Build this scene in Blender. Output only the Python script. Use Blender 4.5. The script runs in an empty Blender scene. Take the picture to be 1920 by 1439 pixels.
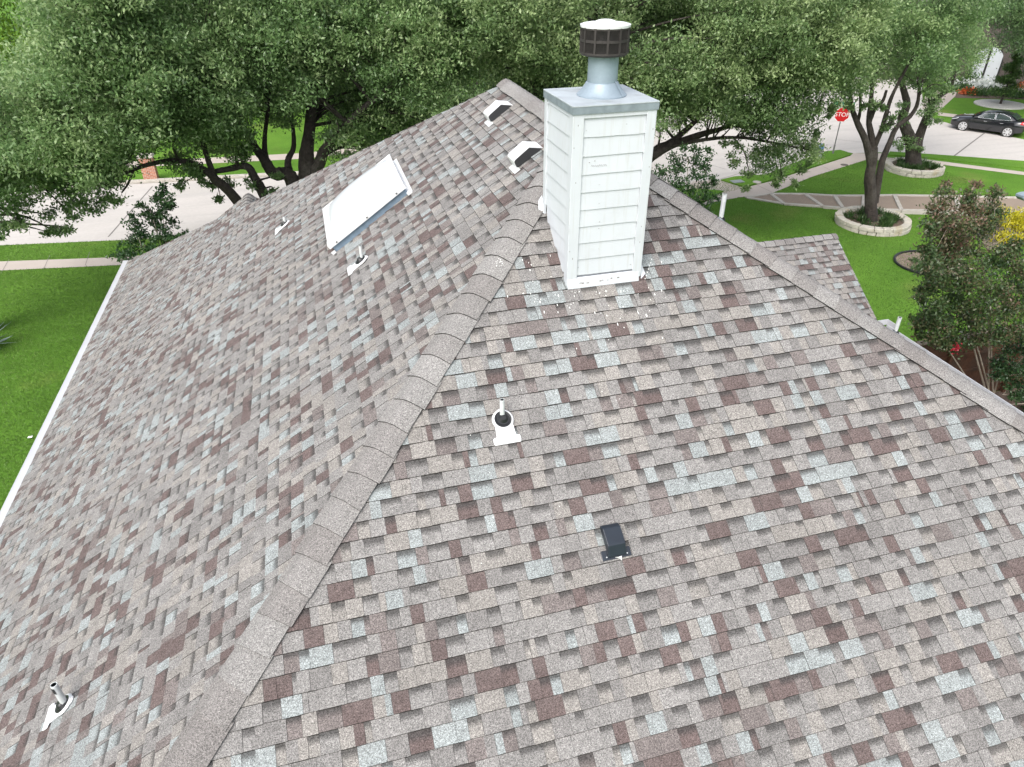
import bpy, bmesh, math, random
import numpy as np
from mathutils import Vector, Matrix
R_ = math.radians
random.seed(7)
RNG = np.random.default_rng(11)
scene = bpy.context.scene
COL = scene.collection

# ------------------------------------------------------------------ camera
HCAM = 11.2                       # camera height over the lawn, metres
FPX = 1312.0                      # focal length in pixels of the 1920 px wide photograph
YAW, PITCH, ROLL = R_(15.06198), R_(32.86319), R_(-0.43266)
CAM = Vector((0, 0, HCAM))
_f = Vector((math.sin(YAW)*math.cos(PITCH), math.cos(YAW)*math.cos(PITCH), -math.sin(PITCH)))
_r0 = Vector((math.cos(YAW), -math.sin(YAW), 0)); _u0 = _r0.cross(_f)
CR = math.cos(ROLL)*_r0 + math.sin(ROLL)*_u0
CU = -math.sin(ROLL)*_r0 + math.cos(ROLL)*_u0
CF = _f
cd = bpy.data.cameras.new('camera'); cam = bpy.data.objects.new('camera', cd); COL.objects.link(cam)
cd.sensor_width = 36; cd.lens = 36*FPX/1920; cd.clip_start = .1; cd.clip_end = 1500
m = Matrix((CR, CU, -CF)).transposed().to_4x4(); m.translation = CAM
cam.matrix_world = m; scene.camera = cam

# ------------------------------------------------------------------ sky, sun, exposure
w = bpy.data.worlds.new('World'); scene.world = w; w.use_nodes = True
nt = w.node_tree; bg = nt.nodes['Background']
sky = nt.nodes.new('ShaderNodeTexSky'); sky.sky_type = 'NISHITA'; sky.sun_disc = False
SUN_EL, SUN_AZ = R_(50), R_(220)   # azimuth clockwise from +Y: behind the camera, to its left
sky.sun_elevation = SUN_EL; sky.sun_rotation = SUN_AZ
sky.air_density = 1.0; sky.dust_density = 4.0; sky.ozone_density = 1.0
hs = nt.nodes.new('ShaderNodeHueSaturation'); hs.inputs['Saturation'].default_value = .42
nt.links.new(sky.outputs[0], hs.inputs['Color']); nt.links.new(hs.outputs[0], bg.inputs['Color'])
bg.inputs['Strength'].default_value = .15
sl = bpy.data.lights.new('sun', 'SUN'); sl.energy = 1.0; sl.angle = R_(45); sl.color = (1, .965, .91)
so = bpy.data.objects.new('sun', sl); COL.objects.link(so)
sd = Vector((math.sin(SUN_AZ)*math.cos(SUN_EL), math.cos(SUN_AZ)*math.cos(SUN_EL), math.sin(SUN_EL)))
so.rotation_euler = (-sd).to_track_quat('-Z', 'Y').to_euler(); so.location = (0, 0, 40)
vs = scene.view_settings; vs.view_transform = 'Standard'; vs.look = 'None'; vs.gamma = 1; vs.exposure = 1.05
scene.cycles.max_bounces = 10; scene.cycles.diffuse_bounces = 7; scene.cycles.transmission_bounces = 7

# ------------------------------------------------------------------ helpers: picture point -> place
def ray(px, py): return CR*(px-960) + CU*(719.5-py) + CF*FPX
def at_plane(px, py, n, c):
    d = ray(px, py); n = Vector(n); return CAM + d*((c - n.dot(CAM))/n.dot(d))
def G(px, py, z=0.0): return at_plane(px, py, (0, 0, 1), z)
def Y(px, py, y): return at_plane(px, py, (0, 1, 0), y)

# ------------------------------------------------------------------ helpers: objects
def link(o, parent=None):
    COL.objects.link(o)
    if parent is not None: o.parent = parent
    return o
def tag(o, label=None, cat=None, group=None, kind=None):
    if label: o['label'] = label
    if cat: o['category'] = cat
    if group: o['group'] = group
    if kind: o['kind'] = kind
    return o
def empty(name, loc=(0, 0, 0), rz=0):
    o = bpy.data.objects.new(name, None); o.location = loc; o.rotation_euler[2] = rz
    o.empty_display_size = .3
    return link(o)

class MB:
    def __init__(s): s.v = []; s.f = []; s.mi = []; s.c = []
    def face(s, pts, mi=0, cols=None):
        n = len(s.v); s.v += [tuple(p) for p in pts]; s.f.append(tuple(range(n, n+len(pts)))); s.mi.append(mi)
        s.c += (cols if cols else [(1, 1, 1)]*len(pts))
    def box(s, lo, hi, mi=0, M=None):
        x0, y0, z0 = lo; x1, y1, z1 = hi
        P = [Vector(p) for p in ((x0,y0,z0),(x1,y0,z0),(x1,y1,z0),(x0,y1,z0),(x0,y0,z1),(x1,y0,z1),(x1,y1,z1),(x0,y1,z1))]
        if M is not None: P = [M @ p for p in P]
        n = len(s.v); s.v += [tuple(p) for p in P]; s.c += [(1, 1, 1)]*8
        for f in ((0,3,2,1),(4,5,6,7),(0,1,5,4),(1,2,6,5),(2,3,7,6),(3,0,4,7)):
            s.f.append(tuple(n+i for i in f)); s.mi.append(mi)
    def prism(s, poly, h, mi=0):                       # polygon of 3D points, extruded by vector h
        h = Vector(h); n = len(poly); b = len(s.v); poly = [Vector(p) for p in poly]
        s.v += [tuple(p) for p in poly] + [tuple(p+h) for p in poly]; s.c += [(1, 1, 1)]*(2*n)
        s.f.append(tuple(b+i for i in reversed(range(n)))); s.f.append(tuple(b+n+i for i in range(n))); s.mi += [mi, mi]
        for i in range(n):
            j = (i+1) % n; s.f.append((b+i, b+j, b+n+j, b+n+i)); s.mi.append(mi)
    def tube(s, pts, rad, n=8, mi=0, caps=True, wob=0):
        pts = [Vector(p) for p in pts]; b = len(s.v); t0 = None; ref = Vector((1, 0, 0))
        for i, p in enumerate(pts):
            t = (pts[min(i+1, len(pts)-1)] - pts[max(i-1, 0)]).normalized()
            a = t.cross(ref)
            if a.length < .1: a = t.cross(Vector((0, 1, 0)))
            a.normalize(); c = t.cross(a)
            for k in range(n):
                q = 2*math.pi*k/n; rr = rad[i]*(1 + (random.uniform(-wob, wob) if wob else 0))
                s.v.append(tuple(p + a*math.cos(q)*rr + c*math.sin(q)*rr)); s.c.append((1, 1, 1))
        for i in range(len(pts)-1):
            for k in range(n):
                k2 = (k+1) % n
                s.f.append((b+i*n+k, b+i*n+k2, b+(i+1)*n+k2, b+(i+1)*n+k)); s.mi.append(mi)
        if caps:
            s.f.append(tuple(b+k for k in reversed(range(n)))); s.mi.append(mi)
            e = b+(len(pts)-1)*n; s.f.append(tuple(e+k for k in range(n))); s.mi.append(mi)
    def lathe(s, prof, c=(0, 0, 0), n=24, mi=0):       # prof: list of (r, z)
        s.tube([(c[0], c[1], c[2]+z) for r, z in prof], [1]*len(prof), n, mi, True)
        b = len(s.v) - n*len(prof)
        for i, (r, z) in enumerate(prof):
            for k in range(n):
                q = 2*math.pi*k/n; s.v[b+i*n+k] = (c[0]+r*math.cos(q), c[1]+r*math.sin(q), c[2]+z)
    def build(s, name, mats, parent=None, smooth=False, color=False, bevel=0, local=None):
        me = bpy.data.meshes.new(name)
        V = s.v
        if local is not None: V = [tuple(local @ Vector(p)) for p in V]
        me.from_pydata(V, [], s.f)
        mats = mats if isinstance(mats, (list, tuple)) else [mats]
        for mm in mats: me.materials.append(mm)
        if len(mats) > 1: me.polygons.foreach_set('material_index', s.mi)
        if color:
            at = me.color_attributes.new('tint', 'FLOAT_COLOR', 'POINT')
            at.data.foreach_set('color', np.c_[np.array(s.c, dtype=np.float32), np.ones(len(s.v))].astype(np.float32).ravel())
        bm = bmesh.new(); bm.from_mesh(me); bmesh.ops.recalc_face_normals(bm, faces=bm.faces); bm.to_mesh(me); bm.free()
        if smooth:
            me.polygons.foreach_set('use_smooth', [True]*len(me.polygons))
            try: me.set_sharp_from_angle(angle=R_(38))
            except Exception: pass
        o = bpy.data.objects.new(name, me); link(o, parent)
        if bevel:
            b = o.modifiers.new('bevel', 'BEVEL'); b.width = bevel; b.segments = 2; b.limit_method = 'ANGLE'
        return o

# ------------------------------------------------------------------ materials
def mat(name, col, rough=.6, metal=0, spec=.5, noise=None, bump=None, coat=0, mix=None, attr=None):
    """noise: (scale, amount) value jitter; mix: (scale, colour, lo, hi) patches of a second colour; bump: (scale, strength, dist)"""
    m = bpy.data.materials.new(name); m.use_nodes = True; N = m.node_tree.nodes; L = m.node_tree.links
    b = N['Principled BSDF']; b.inputs['Roughness'].default_value = rough; b.inputs['Metallic'].default_value = metal
    b.inputs['Specular IOR Level'].default_value = spec
    b.inputs['Coat Weight'].default_value = coat; b.inputs['Coat Roughness'].default_value = .05
    tc = N.new('ShaderNodeTexCoord'); cur = None
    if attr:
        a = N.new('ShaderNodeAttribute'); a.attribute_name = attr; cur = a.outputs['Color']
    else:
        rgb = N.new('ShaderNodeRGB'); rgb.outputs[0].default_value = (*col, 1); cur = rgb.outputs[0]
    for (sc, c2, lo, hi) in (mix or []):
        n = N.new('ShaderNodeTexNoise'); n.inputs['Scale'].default_value = 1 if isinstance(sc, tuple) else sc; n.inputs['Detail'].default_value = 5
        L.new(tc.outputs['Object'], n.inputs['Vector'])
        if isinstance(sc, tuple):
            mp = N.new('ShaderNodeMapping'); mp.inputs['Scale'].default_value = sc; n.inputs['Scale'].default_value = 1
            L.new(tc.outputs['Object'], mp.inputs['Vector']); L.new(mp.outputs[0], n.inputs['Vector'])
        mr = N.new('ShaderNodeMapRange'); mr.inputs['From Min'].default_value = lo; mr.inputs['From Max'].default_value = hi
        L.new(n.outputs['Fac'], mr.inputs['Value'])
        mx = N.new('ShaderNodeMix'); mx.data_type = 'RGBA'; L.new(mr.outputs[0], mx.inputs['Factor'])
        L.new(cur, mx.inputs[6]); mx.inputs[7].default_value = (*c2, 1); cur = mx.outputs[2]
    for (sc, am) in (noise or []):
        n = N.new('ShaderNodeTexNoise'); n.inputs['Scale'].default_value = sc; n.inputs['Detail'].default_value = 3
        L.new(tc.outputs['Object'], n.inputs['Vector'])
        mr = N.new('ShaderNodeMapRange'); mr.inputs['From Min'].default_value = .25; mr.inputs['From Max'].default_value = .75
        mr.inputs['To Min'].default_value = 1-am; mr.inputs['To Max'].default_value = 1+am; L.new(n.outputs['Fac'], mr.inputs['Value'])
        mx = N.new('ShaderNodeMix'); mx.data_type = 'RGBA'; mx.blend_type = 'MULTIPLY'; mx.inputs['Factor'].default_value = 1
        L.new(cur, mx.inputs[6]); L.new(mr.outputs[0], mx.inputs[7]); cur = mx.outputs[2]
    L.new(cur, b.inputs['Base Color'])
    if bump:
        n = N.new('ShaderNodeTexNoise'); n.inputs['Scale'].default_value = bump[0]; n.inputs['Detail'].default_value = 4
        L.new(tc.outputs['Object'], n.inputs['Vector'])
        bp = N.new('ShaderNodeBump'); bp.inputs['Strength'].default_value = bump[1]; bp.inputs['Distance'].default_value = bump[2]
        L.new(n.outputs['Fac'], bp.inputs['Height']); L.new(bp.outputs[0], b.inputs['Normal'])
    return m
def leaf_mat(name, dark, mid, light, trans=.36, rough=.40):
    m = bpy.data.materials.new(name); m.use_nodes = True; N = m.node_tree.nodes; L = m.node_tree.links
    b = N['Principled BSDF']; b.inputs['Roughness'].default_value = rough; b.inputs['Specular IOR Level'].default_value = .6
    a = N.new('ShaderNodeAttribute'); a.attribute_name = 'tone'
    r = N.new('ShaderNodeValToRGB'); e = r.color_ramp.elements
    e[0].color = (*dark, 1); e[1].color = (*light, 1); e[0].position = 0; e[1].position = 1
    x = e.new(.5); x.color = (*mid, 1)
    L.new(a.outputs['Fac'], r.inputs['Fac']); L.new(r.outputs[0], b.inputs['Base Color'])
    t = N.new('ShaderNodeBsdfTranslucent'); L.new(r.outputs[0], t.inputs['Color'])
    mx = N.new('ShaderNodeMixShader'); mx.inputs[0].default_value = trans
    L.new(b.outputs[0], mx.inputs[1]); L.new(t.outputs[0], mx.inputs[2])
    L.new(mx.outputs[0], N['Material Output'].inputs['Surface'])
    return m
def brick_mat(name, c1, c2, mortar, scale=1.0, vec='Object'):
    m = bpy.data.materials.new(name); m.use_nodes = True; N = m.node_tree.nodes; L = m.node_tree.links
    b = N['Principled BSDF']; b.inputs['Roughness'].default_value = .85
    tc = N.new('ShaderNodeTexCoord'); mp = N.new('ShaderNodeMapping'); mp.inputs['Rotation'].default_value = (R_(90), 0, 0)
    L.new(tc.outputs[vec], mp.inputs['Vector'])
    t = N.new('ShaderNodeTexBrick'); t.inputs['Color1'].default_value = (*c1, 1); t.inputs['Color2'].default_value = (*c2, 1)
    t.inputs['Mortar'].default_value = (*mortar, 1); t.inputs['Scale'].default_value = scale
    t.inputs['Mortar Size'].default_value = .01; t.inputs['Brick Width'].default_value = .21; t.inputs['Row Height'].default_value = .075
    L.new(mp.outputs[0], t.inputs['Vector']); L.new(t.outputs['Color'], b.inputs['Base Color'])
    return m

M = {}
M['shingle'] = mat('shingle_granules', (1, 1, 1), rough=.95, spec=.15, attr='tint', noise=[(160, .80), (75, .38), (16, .10), (1.1, .08)], bump=(160, .35, .004))
M['cap'] = mat('ridge_shingle_granules', (1, 1, 1), rough=.95, spec=.15, attr='tint', noise=[(160, .80), (75, .38), (2.0, .07)], bump=(160, .35, .004))
M['white'] = mat('white_paint', (.53, .555, .59), rough=.5, noise=[(3, .04)], mix=[((34, 34, 1.6), (.47, .48, .48), .55, .80), (9, (.50, .52, .54), .58, .85), (38, (.32, .31, .30), .76, .80)])
M['white_metal'] = mat('white_enamel_metal', (.68, .69, .70), rough=.4, noise=[(4, .04)])
M['gutter'] = mat('white_gutter_paint', (.47, .48, .50), rough=.35, noise=[(2, .06)])
M['galv'] = mat('galvanised_metal', (.25, .31, .36), rough=.5, metal=.25, noise=[(6, .10), (40, .05)])
M['bluemetal'] = mat('blue_grey_flashing', (.20, .27, .35), rough=.5, metal=.2, noise=[(14, .16)])
M['chase'] = mat('weathered_zinc_sheet', (.40, .44, .465), rough=.5, metal=.2, noise=[(7, .12)], mix=[(5, (.30, .32, .33), .56, .75)])
M['chase_skirt'] = mat('dull_zinc_skirt', (.22, .26, .29), rough=.55, metal=.2, noise=[(14, .2)])
M['acrylic'] = mat('white_acrylic', (.66, .69, .72), rough=.18, spec=.6)
M['darkmetal'] = mat('sooty_metal', (.045, .039, .038), rough=.6, metal=.3, noise=[(20, .25)])
M['soot'] = mat('soot_black', (.010, .010, .010), rough=.8)
M['mesh'] = mat('dark_vent_mesh', (.028, .029, .032), rough=.6)
M['rubber'] = mat('black_rubber', (.012, .013, .015), rough=.35)
M['hood'] = mat('black_plastic_hood', (.015, .021, .031), rough=.35, noise=[(10, .1)])
M['pvc'] = mat('white_pvc', (.52, .545, .55), rough=.45, noise=[(9, .12)])
M['brick'] = brick_mat('tan_brick', (.34, .20, .14), (.28, .16, .11), (.42, .40, .37))
M['redbrick'] = brick_mat('orange_red_brick', (.42, .15, .08), (.34, .11, .06), (.45, .38, .32))
M['darkbrick'] = brick_mat('dark_brown_brick', (.07, .05, .045), (.05, .04, .035), (.12, .11, .10))
M['lawn'] = mat('lawn_soil_and_turf', (.100, .205, .027), rough=.95, spec=.1, noise=[(.9, .12), (14, .22), (60, .25)],
                mix=[(.16, (.074, .164, .021), .40, .62), (.35, (.128, .178, .040), .58, .74)], bump=(45, .6, .03))
M['street'] = mat('pale_street_concrete', (.44, .415, .39), rough=.9, noise=[(.5, .05), (6, .05), (40, .05)], mix=[(.25, (.36, .34, .315), .55, .75), ((.05, 1.1, 1), (.385, .365, .345), .50, .70), (1.1, (.33, .31, .29), .66, .78)])
M['walk'] = mat('pinkish_walk_concrete', (.40, .35, .31), rough=.9, noise=[(.8, .06), (25, .06)])
M['joint'] = mat('joint_tar', (.16, .15, .14), rough=.9)
M['kerb'] = mat('kerb_concrete', (.40, .375, .335), rough=.9, noise=[(4, .1)], mix=[(3, (.34, .31, .27), .5, .7)])
M['aggr'] = mat('exposed_aggregate', (.235, .185, .145), rough=.95, noise=[(40, .28), (2, .06)])
M['stone'] = mat('cream_limestone', (.42, .395, .34), rough=.9, noise=[(5, .16), (30, .1)], bump=(12, .6, .03), mix=[(2.2, (.38, .33, .24), .55, .7)])
M['mulch'] = mat('brown_mulch', (.12, .085, .065), rough=1, noise=[(25, .5), (7, .2)], bump=(30, .9, .04))
M['bedmulch'] = mat('pinkish_gravel_mulch', (.19, .145, .118), rough=1, noise=[(30, .5), (8, .2)], bump=(30, .9, .04))
M['edge'] = mat('black_bed_edging', (.012, .012, .014), rough=.5)
M['bark'] = mat('grey_brown_bark', (.042, .034, .029), rough=.95, noise=[(9, .35), (2, .15)], bump=(14, 1.0, .06), mix=[(1.3, (.075, .066, .057), .5, .7)])
M['palebark'] = mat('pale_smooth_bark', (.30, .26, .21), rough=.8, noise=[(8, .2)])
M['fence'] = mat('red_brown_cedar', (.085, .036, .018), rough=.85, noise=[(3, .25), (18, .2)], mix=[(2.0, (.060, .036, .024), .45, .65)])
M['fencecap'] = mat('weathered_fence_cap', (.20, .16, .13), rough=.9, noise=[(6, .2)])
M['red'] = mat('sign_red', (.55, .012, .018), rough=.4)
M['signwhite'] = mat('sign_white', (.80, .80, .80), rough=.4)
M['teal'] = mat('street_sign_teal', (.005, .22, .17), rough=.4)
M['steel'] = mat('grey_steel_post', (.20, .20, .20), rough=.5, metal=.5)
M['hydblue'] = mat('hydrant_blue', (.07, .18, .38), rough=.4)
M['silver'] = mat('hydrant_silver', (.58, .60, .62), rough=.4, metal=.3)
M['carpaint'] = mat('black_car_paint', (.008, .009, .012), rough=.18, coat=1)
M['glass'] = mat('tinted_car_glass', (.03, .04, .045), rough=.04, spec=.9, coat=1)
M['chrome'] = mat('chrome_trim', (.72, .74, .76), rough=.2, metal=.9)
M['alloy'] = mat('alloy_wheel', (.62, .63, .64), rough=.3, metal=.5)
M['tyre'] = mat('tyre_rubber', (.012, .012, .012), rough=.8)
M['tail'] = mat('red_tail_lamp', (.5, .01, .015), rough=.2, coat=1)
M['lamp'] = mat('clear_headlamp', (.7, .72, .74), rough=.15, coat=1)
M['door'] = mat('white_arched_door', (.50, .53, .56), rough=.4, noise=[(2, .05)])
M['darktrim'] = mat('dark_facade', (.020, .019, .019), rough=.7)
M['greyroof'] = mat('grey_brown_shingle', (.11, .10, .095), rough=.95, noise=[(5, .25), (40, .2)])
M['gravel'] = mat('white_gravel', (.42, .41, .39), rough=.95, noise=[(20, .3)])
M['dropping'] = mat('dried_dropping', (.78, .78, .76), rough=.8)
M['scuff_shade'] = mat('scuff_and_lap_shade', (.22, .20, .19), rough=.9)  # paint chips and pencil marks, also the shadow lines painted under the laps
M['iron'] = mat('iron_cover', (.10, .085, .075), rough=.8)
M['lidgrey'] = mat('grey_plastic_lid', (.22, .24, .25), rough=.7)
L_OAK = leaf_mat('oak_leaves', (.075, .138, .050), (.175, .290, .105), (.350, .460, .210), trans=.45)
L_OAK2 = leaf_mat('pale_oak_leaves', (.066, .120, .044), (.172, .272, .102), (.350, .450, .205), trans=.45)
L_BG = leaf_mat('background_leaves', (.052, .100, .040), (.125, .215, .080), (.26, .36, .15))
L_SHRUB = leaf_mat('dark_shrub_leaves', (.018, .048, .018), (.036, .088, .028), (.080, .155, .05))
L_MYRTLE = leaf_mat('myrtle_leaves', (.026, .060, .020), (.066, .112, .036), (.215, .130, .095))
L_LIME = leaf_mat('lime_leaves', (.10, .20, .02), (.18, .32, .03), (.28, .42, .06))
L_YELLOW = leaf_mat('golden_foliage', (.30, .30, .01), (.50, .46, .02), (.62, .56, .04))
L_LIRIOPE = leaf_mat('strap_leaves', (.02, .05, .012), (.04, .095, .02), (.09, .16, .04))
L_SPRUCE = leaf_mat('juniper_foliage', (.03, .075, .02), (.075, .15, .035), (.15, .25, .06))
L_AGAVE = leaf_mat('agave_leaves', (.10, .16, .14), (.18, .25, .22), (.30, .34, .26), trans=.05)
L_GRASS = leaf_mat('grass_blades', (.070, .156, .018), (.112, .222, .030), (.172, .262, .058), trans=.3, rough=.6)
L_FLOWERW = leaf_mat('white_flowers', (.45, .50, .47), (.60, .63, .60), (.75, .76, .74))
L_FLOWERO = leaf_mat('orange_flowers', (.50, .09, .02), (.60, .13, .04), (.65, .20, .06))
L_PURPLE = leaf_mat('mauve_plants', (.10, .08, .11), (.18, .15, .19), (.26, .22, .24))

# ------------------------------------------------------------------ leaf meshes (numpy)
def unit(a): return a/np.maximum(np.linalg.norm(a, axis=1, keepdims=True), 1e-9)
def leaf_mesh(name, pos, ln, wd, tone, material, parent=None, up=.35, axis=None, droop=0.0, flatn=1.0):
    n = len(pos)
    a = RNG.normal(size=(n, 3)); a[:, 2] += up
    if axis is not None: a = axis + .55*RNG.normal(size=(n, 3))
    a[:, 2] -= droop
    a = unit(a); b = unit(np.cross(RNG.normal(size=(n, 3))*.75 + np.array([0, 0, flatn]), a)); c = np.cross(a, b)
    ln = ln*(RNG.uniform(.65, 1.3, n))[:, None]; wd = wd*(RNG.uniform(.7, 1.25, n))[:, None]
    v = np.empty((n, 4, 3), np.float32)
    v[:, 0] = pos; v[:, 1] = pos + a*ln*.45 + b*wd*.5 + c*ln*.06
    v[:, 2] = pos + a*ln; v[:, 3] = pos + a*ln*.45 - b*wd*.5 + c*ln*.06
    me = bpy.data.meshes.new(name)
    me.vertices.add(4*n); me.vertices.foreach_set('co', v.ravel())
    me.loops.add(4*n); me.loops.foreach_set('vertex_index', np.arange(4*n, dtype=np.int32))
    me.polygons.add(n); me.polygons.foreach_set('loop_start', np.arange(0, 4*n, 4, dtype=np.int32))
    try: me.polygons.foreach_set('loop_total', np.full(n, 4, dtype=np.int32))
    except Exception: pass
    at = me.attributes.new('tone', 'FLOAT', 'FACE'); at.data.foreach_set('value', np.clip(tone, 0, 1).astype(np.float32))
    me.update(calc_edges=True); me.materials.append(material)
    return link(bpy.data.objects.new(name, me), parent)
def clusters(lobes, per_area=9.0, leaves=45, crad=.28, flat=.6, shell=.55, cmin=.06):
    """lobes: (centre, (rx,ry,rz), tone). Sprays of leaves spread through each lobe, denser towards its skin."""
    P, T = [], []
    for c, r, tn in lobes:
        r = np.array(r if hasattr(r, '__len__') else (r, r, r), float)
        rm = r.prod()**(1/3); k = max(3, int(per_area*math.pi*rm**2*(1 if rm > .5 else min(3.0, .5/rm))))
        d = unit(RNG.normal(size=(k, 3))); rad = RNG.uniform(shell, 1.0, k)[:, None]
        cc = np.array(c) + d*rad*r
        ct = tn + .10 + RNG.normal(0, .12, k)
        cr_ = max(cmin, min(crad, .40*r.prod()**(1/3)))
        q = RNG.normal(size=(k, leaves, 3))*np.array([cr_, cr_, cr_*flat])
        P.append((cc[:, None, :] + q).reshape(-1, 3))
        T.append((ct[:, None] + RNG.normal(0, .15, (k, leaves))).ravel())
    return np.concatenate(P), np.concatenate(T)
def inside(x, y, poly):
    r = False; j = len(poly)-1
    for i in range(len(poly)):
        xi, yi = poly[i]; xj, yj = poly[j]
        if (yi > y) != (yj > y) and x < (xj-xi)*(y-yi)/(yj-yi)+xi: r = not r
        j = i
    return r
def poly_lobes(poly, y0, dy, r, step, tone=.45, layers=2, tj=.26):
    out = []; xs = [p[0] for p in poly]; ys = [p[1] for p in poly]
    for L in range(layers):
        y = min(ys)
        while y <= max(ys):
            x = min(xs)
            while x <= max(xs):
                px = x + random.uniform(-.45, .45)*step; py = y + random.uniform(-.45, .45)*step
                if inside(px, py, poly):
                    yy = y0 + random.uniform(-dy, dy); rr = r*random.uniform(.65, 1.25)
                    p = Y(px, py, yy)
                    out.append((tuple(p), (rr*1.15, rr*1.15, rr*.8), tone + random.uniform(-tj, tj)))
                x += step
            y += step
    return out
def smooth_line(pts, k=4):
    pts = [Vector(p) for p in pts]; out = []
    for i in range(len(pts)-1):
        p0 = pts[max(i-1, 0)]; p1 = pts[i]; p2 = pts[i+1]; p3 = pts[min(i+2, len(pts)-1)]
        for j in range(k):
            t = j/k
            out.append(.5*((2*p1)+(p2-p0)*t+(2*p0-5*p1+4*p2-p3)*t*t+(3*p1-p0-3*p2+p3)*t*t*t))
    out.append(pts[-1]); return out
def tree(name, label, cat, group, base, limbs, lobes, lmat, leaf=(.125, .058), per_area=9, leaves=60, crad=.21, bark='bark', twigs=True, up=.35, shell=.55, droop=0):
    root = empty(name, base); tag(root, label, cat, group)
    inv = Matrix.Translation(-Vector(base))
    tb = MB(); nodes = []
    for pts, r0, r1 in limbs:
        q = smooth_line(pts, 5); n = len(q)
        rad = [r0 + (r1-r0)*(i/(n-1))**.8 for i in range(n)]
        tb.tube(q, rad, 9, wob=.06); nodes += [(p, rr) for p, rr in zip(q[n//4:], rad[n//4:])]
    if twigs and nodes:
        for c, r, tn in lobes:
            c = Vector(c); p, rr = min(nodes, key=lambda t: (t[0]-c).length + max(0, t[0].z-c.z)*.8)
            mid = p.lerp(c, .5) + Vector((random.uniform(-.3, .3), random.uniform(-.3, .3), random.uniform(0, .35)))
            q = smooth_line([p, mid, c], 4); r0 = min(rr*.55, .035 + .012*(c-p).length)
            tb.tube(q, [r0*(1-.85*i/(len(q)-1)) for i in range(len(q))], 5, caps=False)
    t = tb.build('trunk', M[bark], root, smooth=True, local=inv)
    P, T = clusters(lobes, per_area, leaves, crad, shell=shell)
    leaf_mesh('crown', P - np.array(base), leaf[0], leaf[1], T, lmat, root, up=up, droop=droop)
    return root

# ================================================================== SETTING
def sheet(name, pts, z, m, kind='structure'):
    b = MB(); b.face([(p[0], p[1], z) for p in pts])
    o = b.build(name, m); o['kind'] = kind; return o
def gp(*pp): return [G(*p) for p in pp]
gb = MB(); gb.face([(-400, -150, 0), (500, -150, 0), (500, 700, 0), (-400, 700, 0)])
o = gb.build('ground', M['lawn']); o['kind'] = 'structure'

near_w = [(-90, 34.4), (-14, 33.35), (-8.5, 32.45), (2, 31.7), (9, 31.6), (15, 32.4)]
near_px = [(1351, 339), (1377, 333), (1437, 329), (1500, 303), (1545, 286), (1575, 283), (1600, 288), (1650, 286), (1740, 297), (1920, 317), (2200, 355)]
near = [Vector((x, y, 0)) for x, y in near_w] + gp(*near_px)
farR = gp((2200, 300), (1920, 262), (1800, 238), (1752, 224), (1735, 205), (1728, 175), (1732, 150), (1690, 135), (1640, 140))
far_w = [(30, 52), (24, 46.5), (16, 43), (8, 41.4), (-1, 40.3), (-10, 41.2), (-14, 41.6), (-90, 46)]
far = [Vector((x, y, 0)) for x, y in far_w]
road = near + farR + far
o = sheet('street', road, .006, M['street'])
jb = MB()                                             # tar joints across the slabs
def strip(b, p, q, wdt, z):
    p = Vector((p[0], p[1], 0)); q = Vector((q[0], q[1], 0)); d = (q-p).normalized(); n = Vector((-d.y, d.x, 0))*wdt*.5
    b.face([(v.x, v.y, z) for v in (p+n, p-n, q-n, q+n)])
for a, c, wd in ((G(203, 445), G(286, 350), .06), (G(1785, 296), G(1846, 250), .09), (G(1345, 338), G(1400, 322), .04), (G(1565, 262), G(1625, 268), .04), (G(1300, 300), G(1360, 318), .035)):
    strip(jb, a, c, wd, .012)
for k in range(5): strip(jb, (-70+k*11.2, 35), (-70.6+k*11.2, 43), .05, .012)
o = jb.build('street_joint', M['joint']); o['kind'] = 'structure'
# far kerb
kb = MB()
for p, q in zip(far[:-1], far[1:]):
    d = (q-p).normalized(); n = Vector((d.y, -d.x, 0))
    L_ = (q-p).length; k = max(1, int(L_/3.0))
    for i in range(k):
        a = p.lerp(q, i/k) + d*.006; c = p.lerp(q, (i+1)/k) - d*.006
        kb.prism([(v.x, v.y, 0) for v in (a, c, c+n*.34, a+n*.34)], (0, 0, .15))
o = kb.build('kerb', M['kerb'], bevel=.03); o['kind'] = 'structure'
# far walk
fw0 = [(-90, 50.6), (-14, 46.3), (-10, 45.9), (-1, 45.0), (8, 46.2), (16, 48), (22, 51)]
fw1 = [(-90, 49.3), (-14, 45.0), (-10, 44.6), (-1, 43.7), (8, 44.9), (16, 46.7), (22, 49.6)]
sheet('far_sidewalk', fw0 + fw1[::-1], .008, M['walk'])
# near walk, left of the house and along to the corner
wk = gp((0, 491), (220, 483)) ; wk2 = gp((0, 508), (220, 498))
a0 = wk[0] + (wk[0]-wk[1])*8; b0 = wk2[0] + (wk2[0]-wk2[1])*8
top = [a0, wk[0], wk[1], Vector((4, 29.55, 0)), Vector((12, 29.35, 0))] + gp((1310, 385), (1351, 366), (1395, 353), (1440, 342), (1520, 317), (1594, 293))
bot = [b0, wk2[0], wk2[1], Vector((4, 28.3, 0)), Vector((12, 28.15, 0))] + gp((1275, 408), (1335, 380), (1385, 371), (1445, 364), (1520, 333), (1625, 300))
o = sheet('sidewalk', top + bot[::-1], .010, M['walk'])
sj = MB()
for i in range(9):
    x = -15.9 + i*1.52
    if abs(x+13.2) < .3: continue
    strip(sj, (x-.05, wk[0].y+.25-(i*.155)*.25, 0), (x+.1, wk[0].y-1.3-(i*.155)*.25, 0), .02, .015)
for a, c in ((G(1420, 348), G(1447, 361)), (G(1480, 330), G(1500, 343)), (G(1540, 311), G(1557, 320)), (G(1352, 367), G(1372, 373))): strip(sj, a, c, .02, .015)
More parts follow.
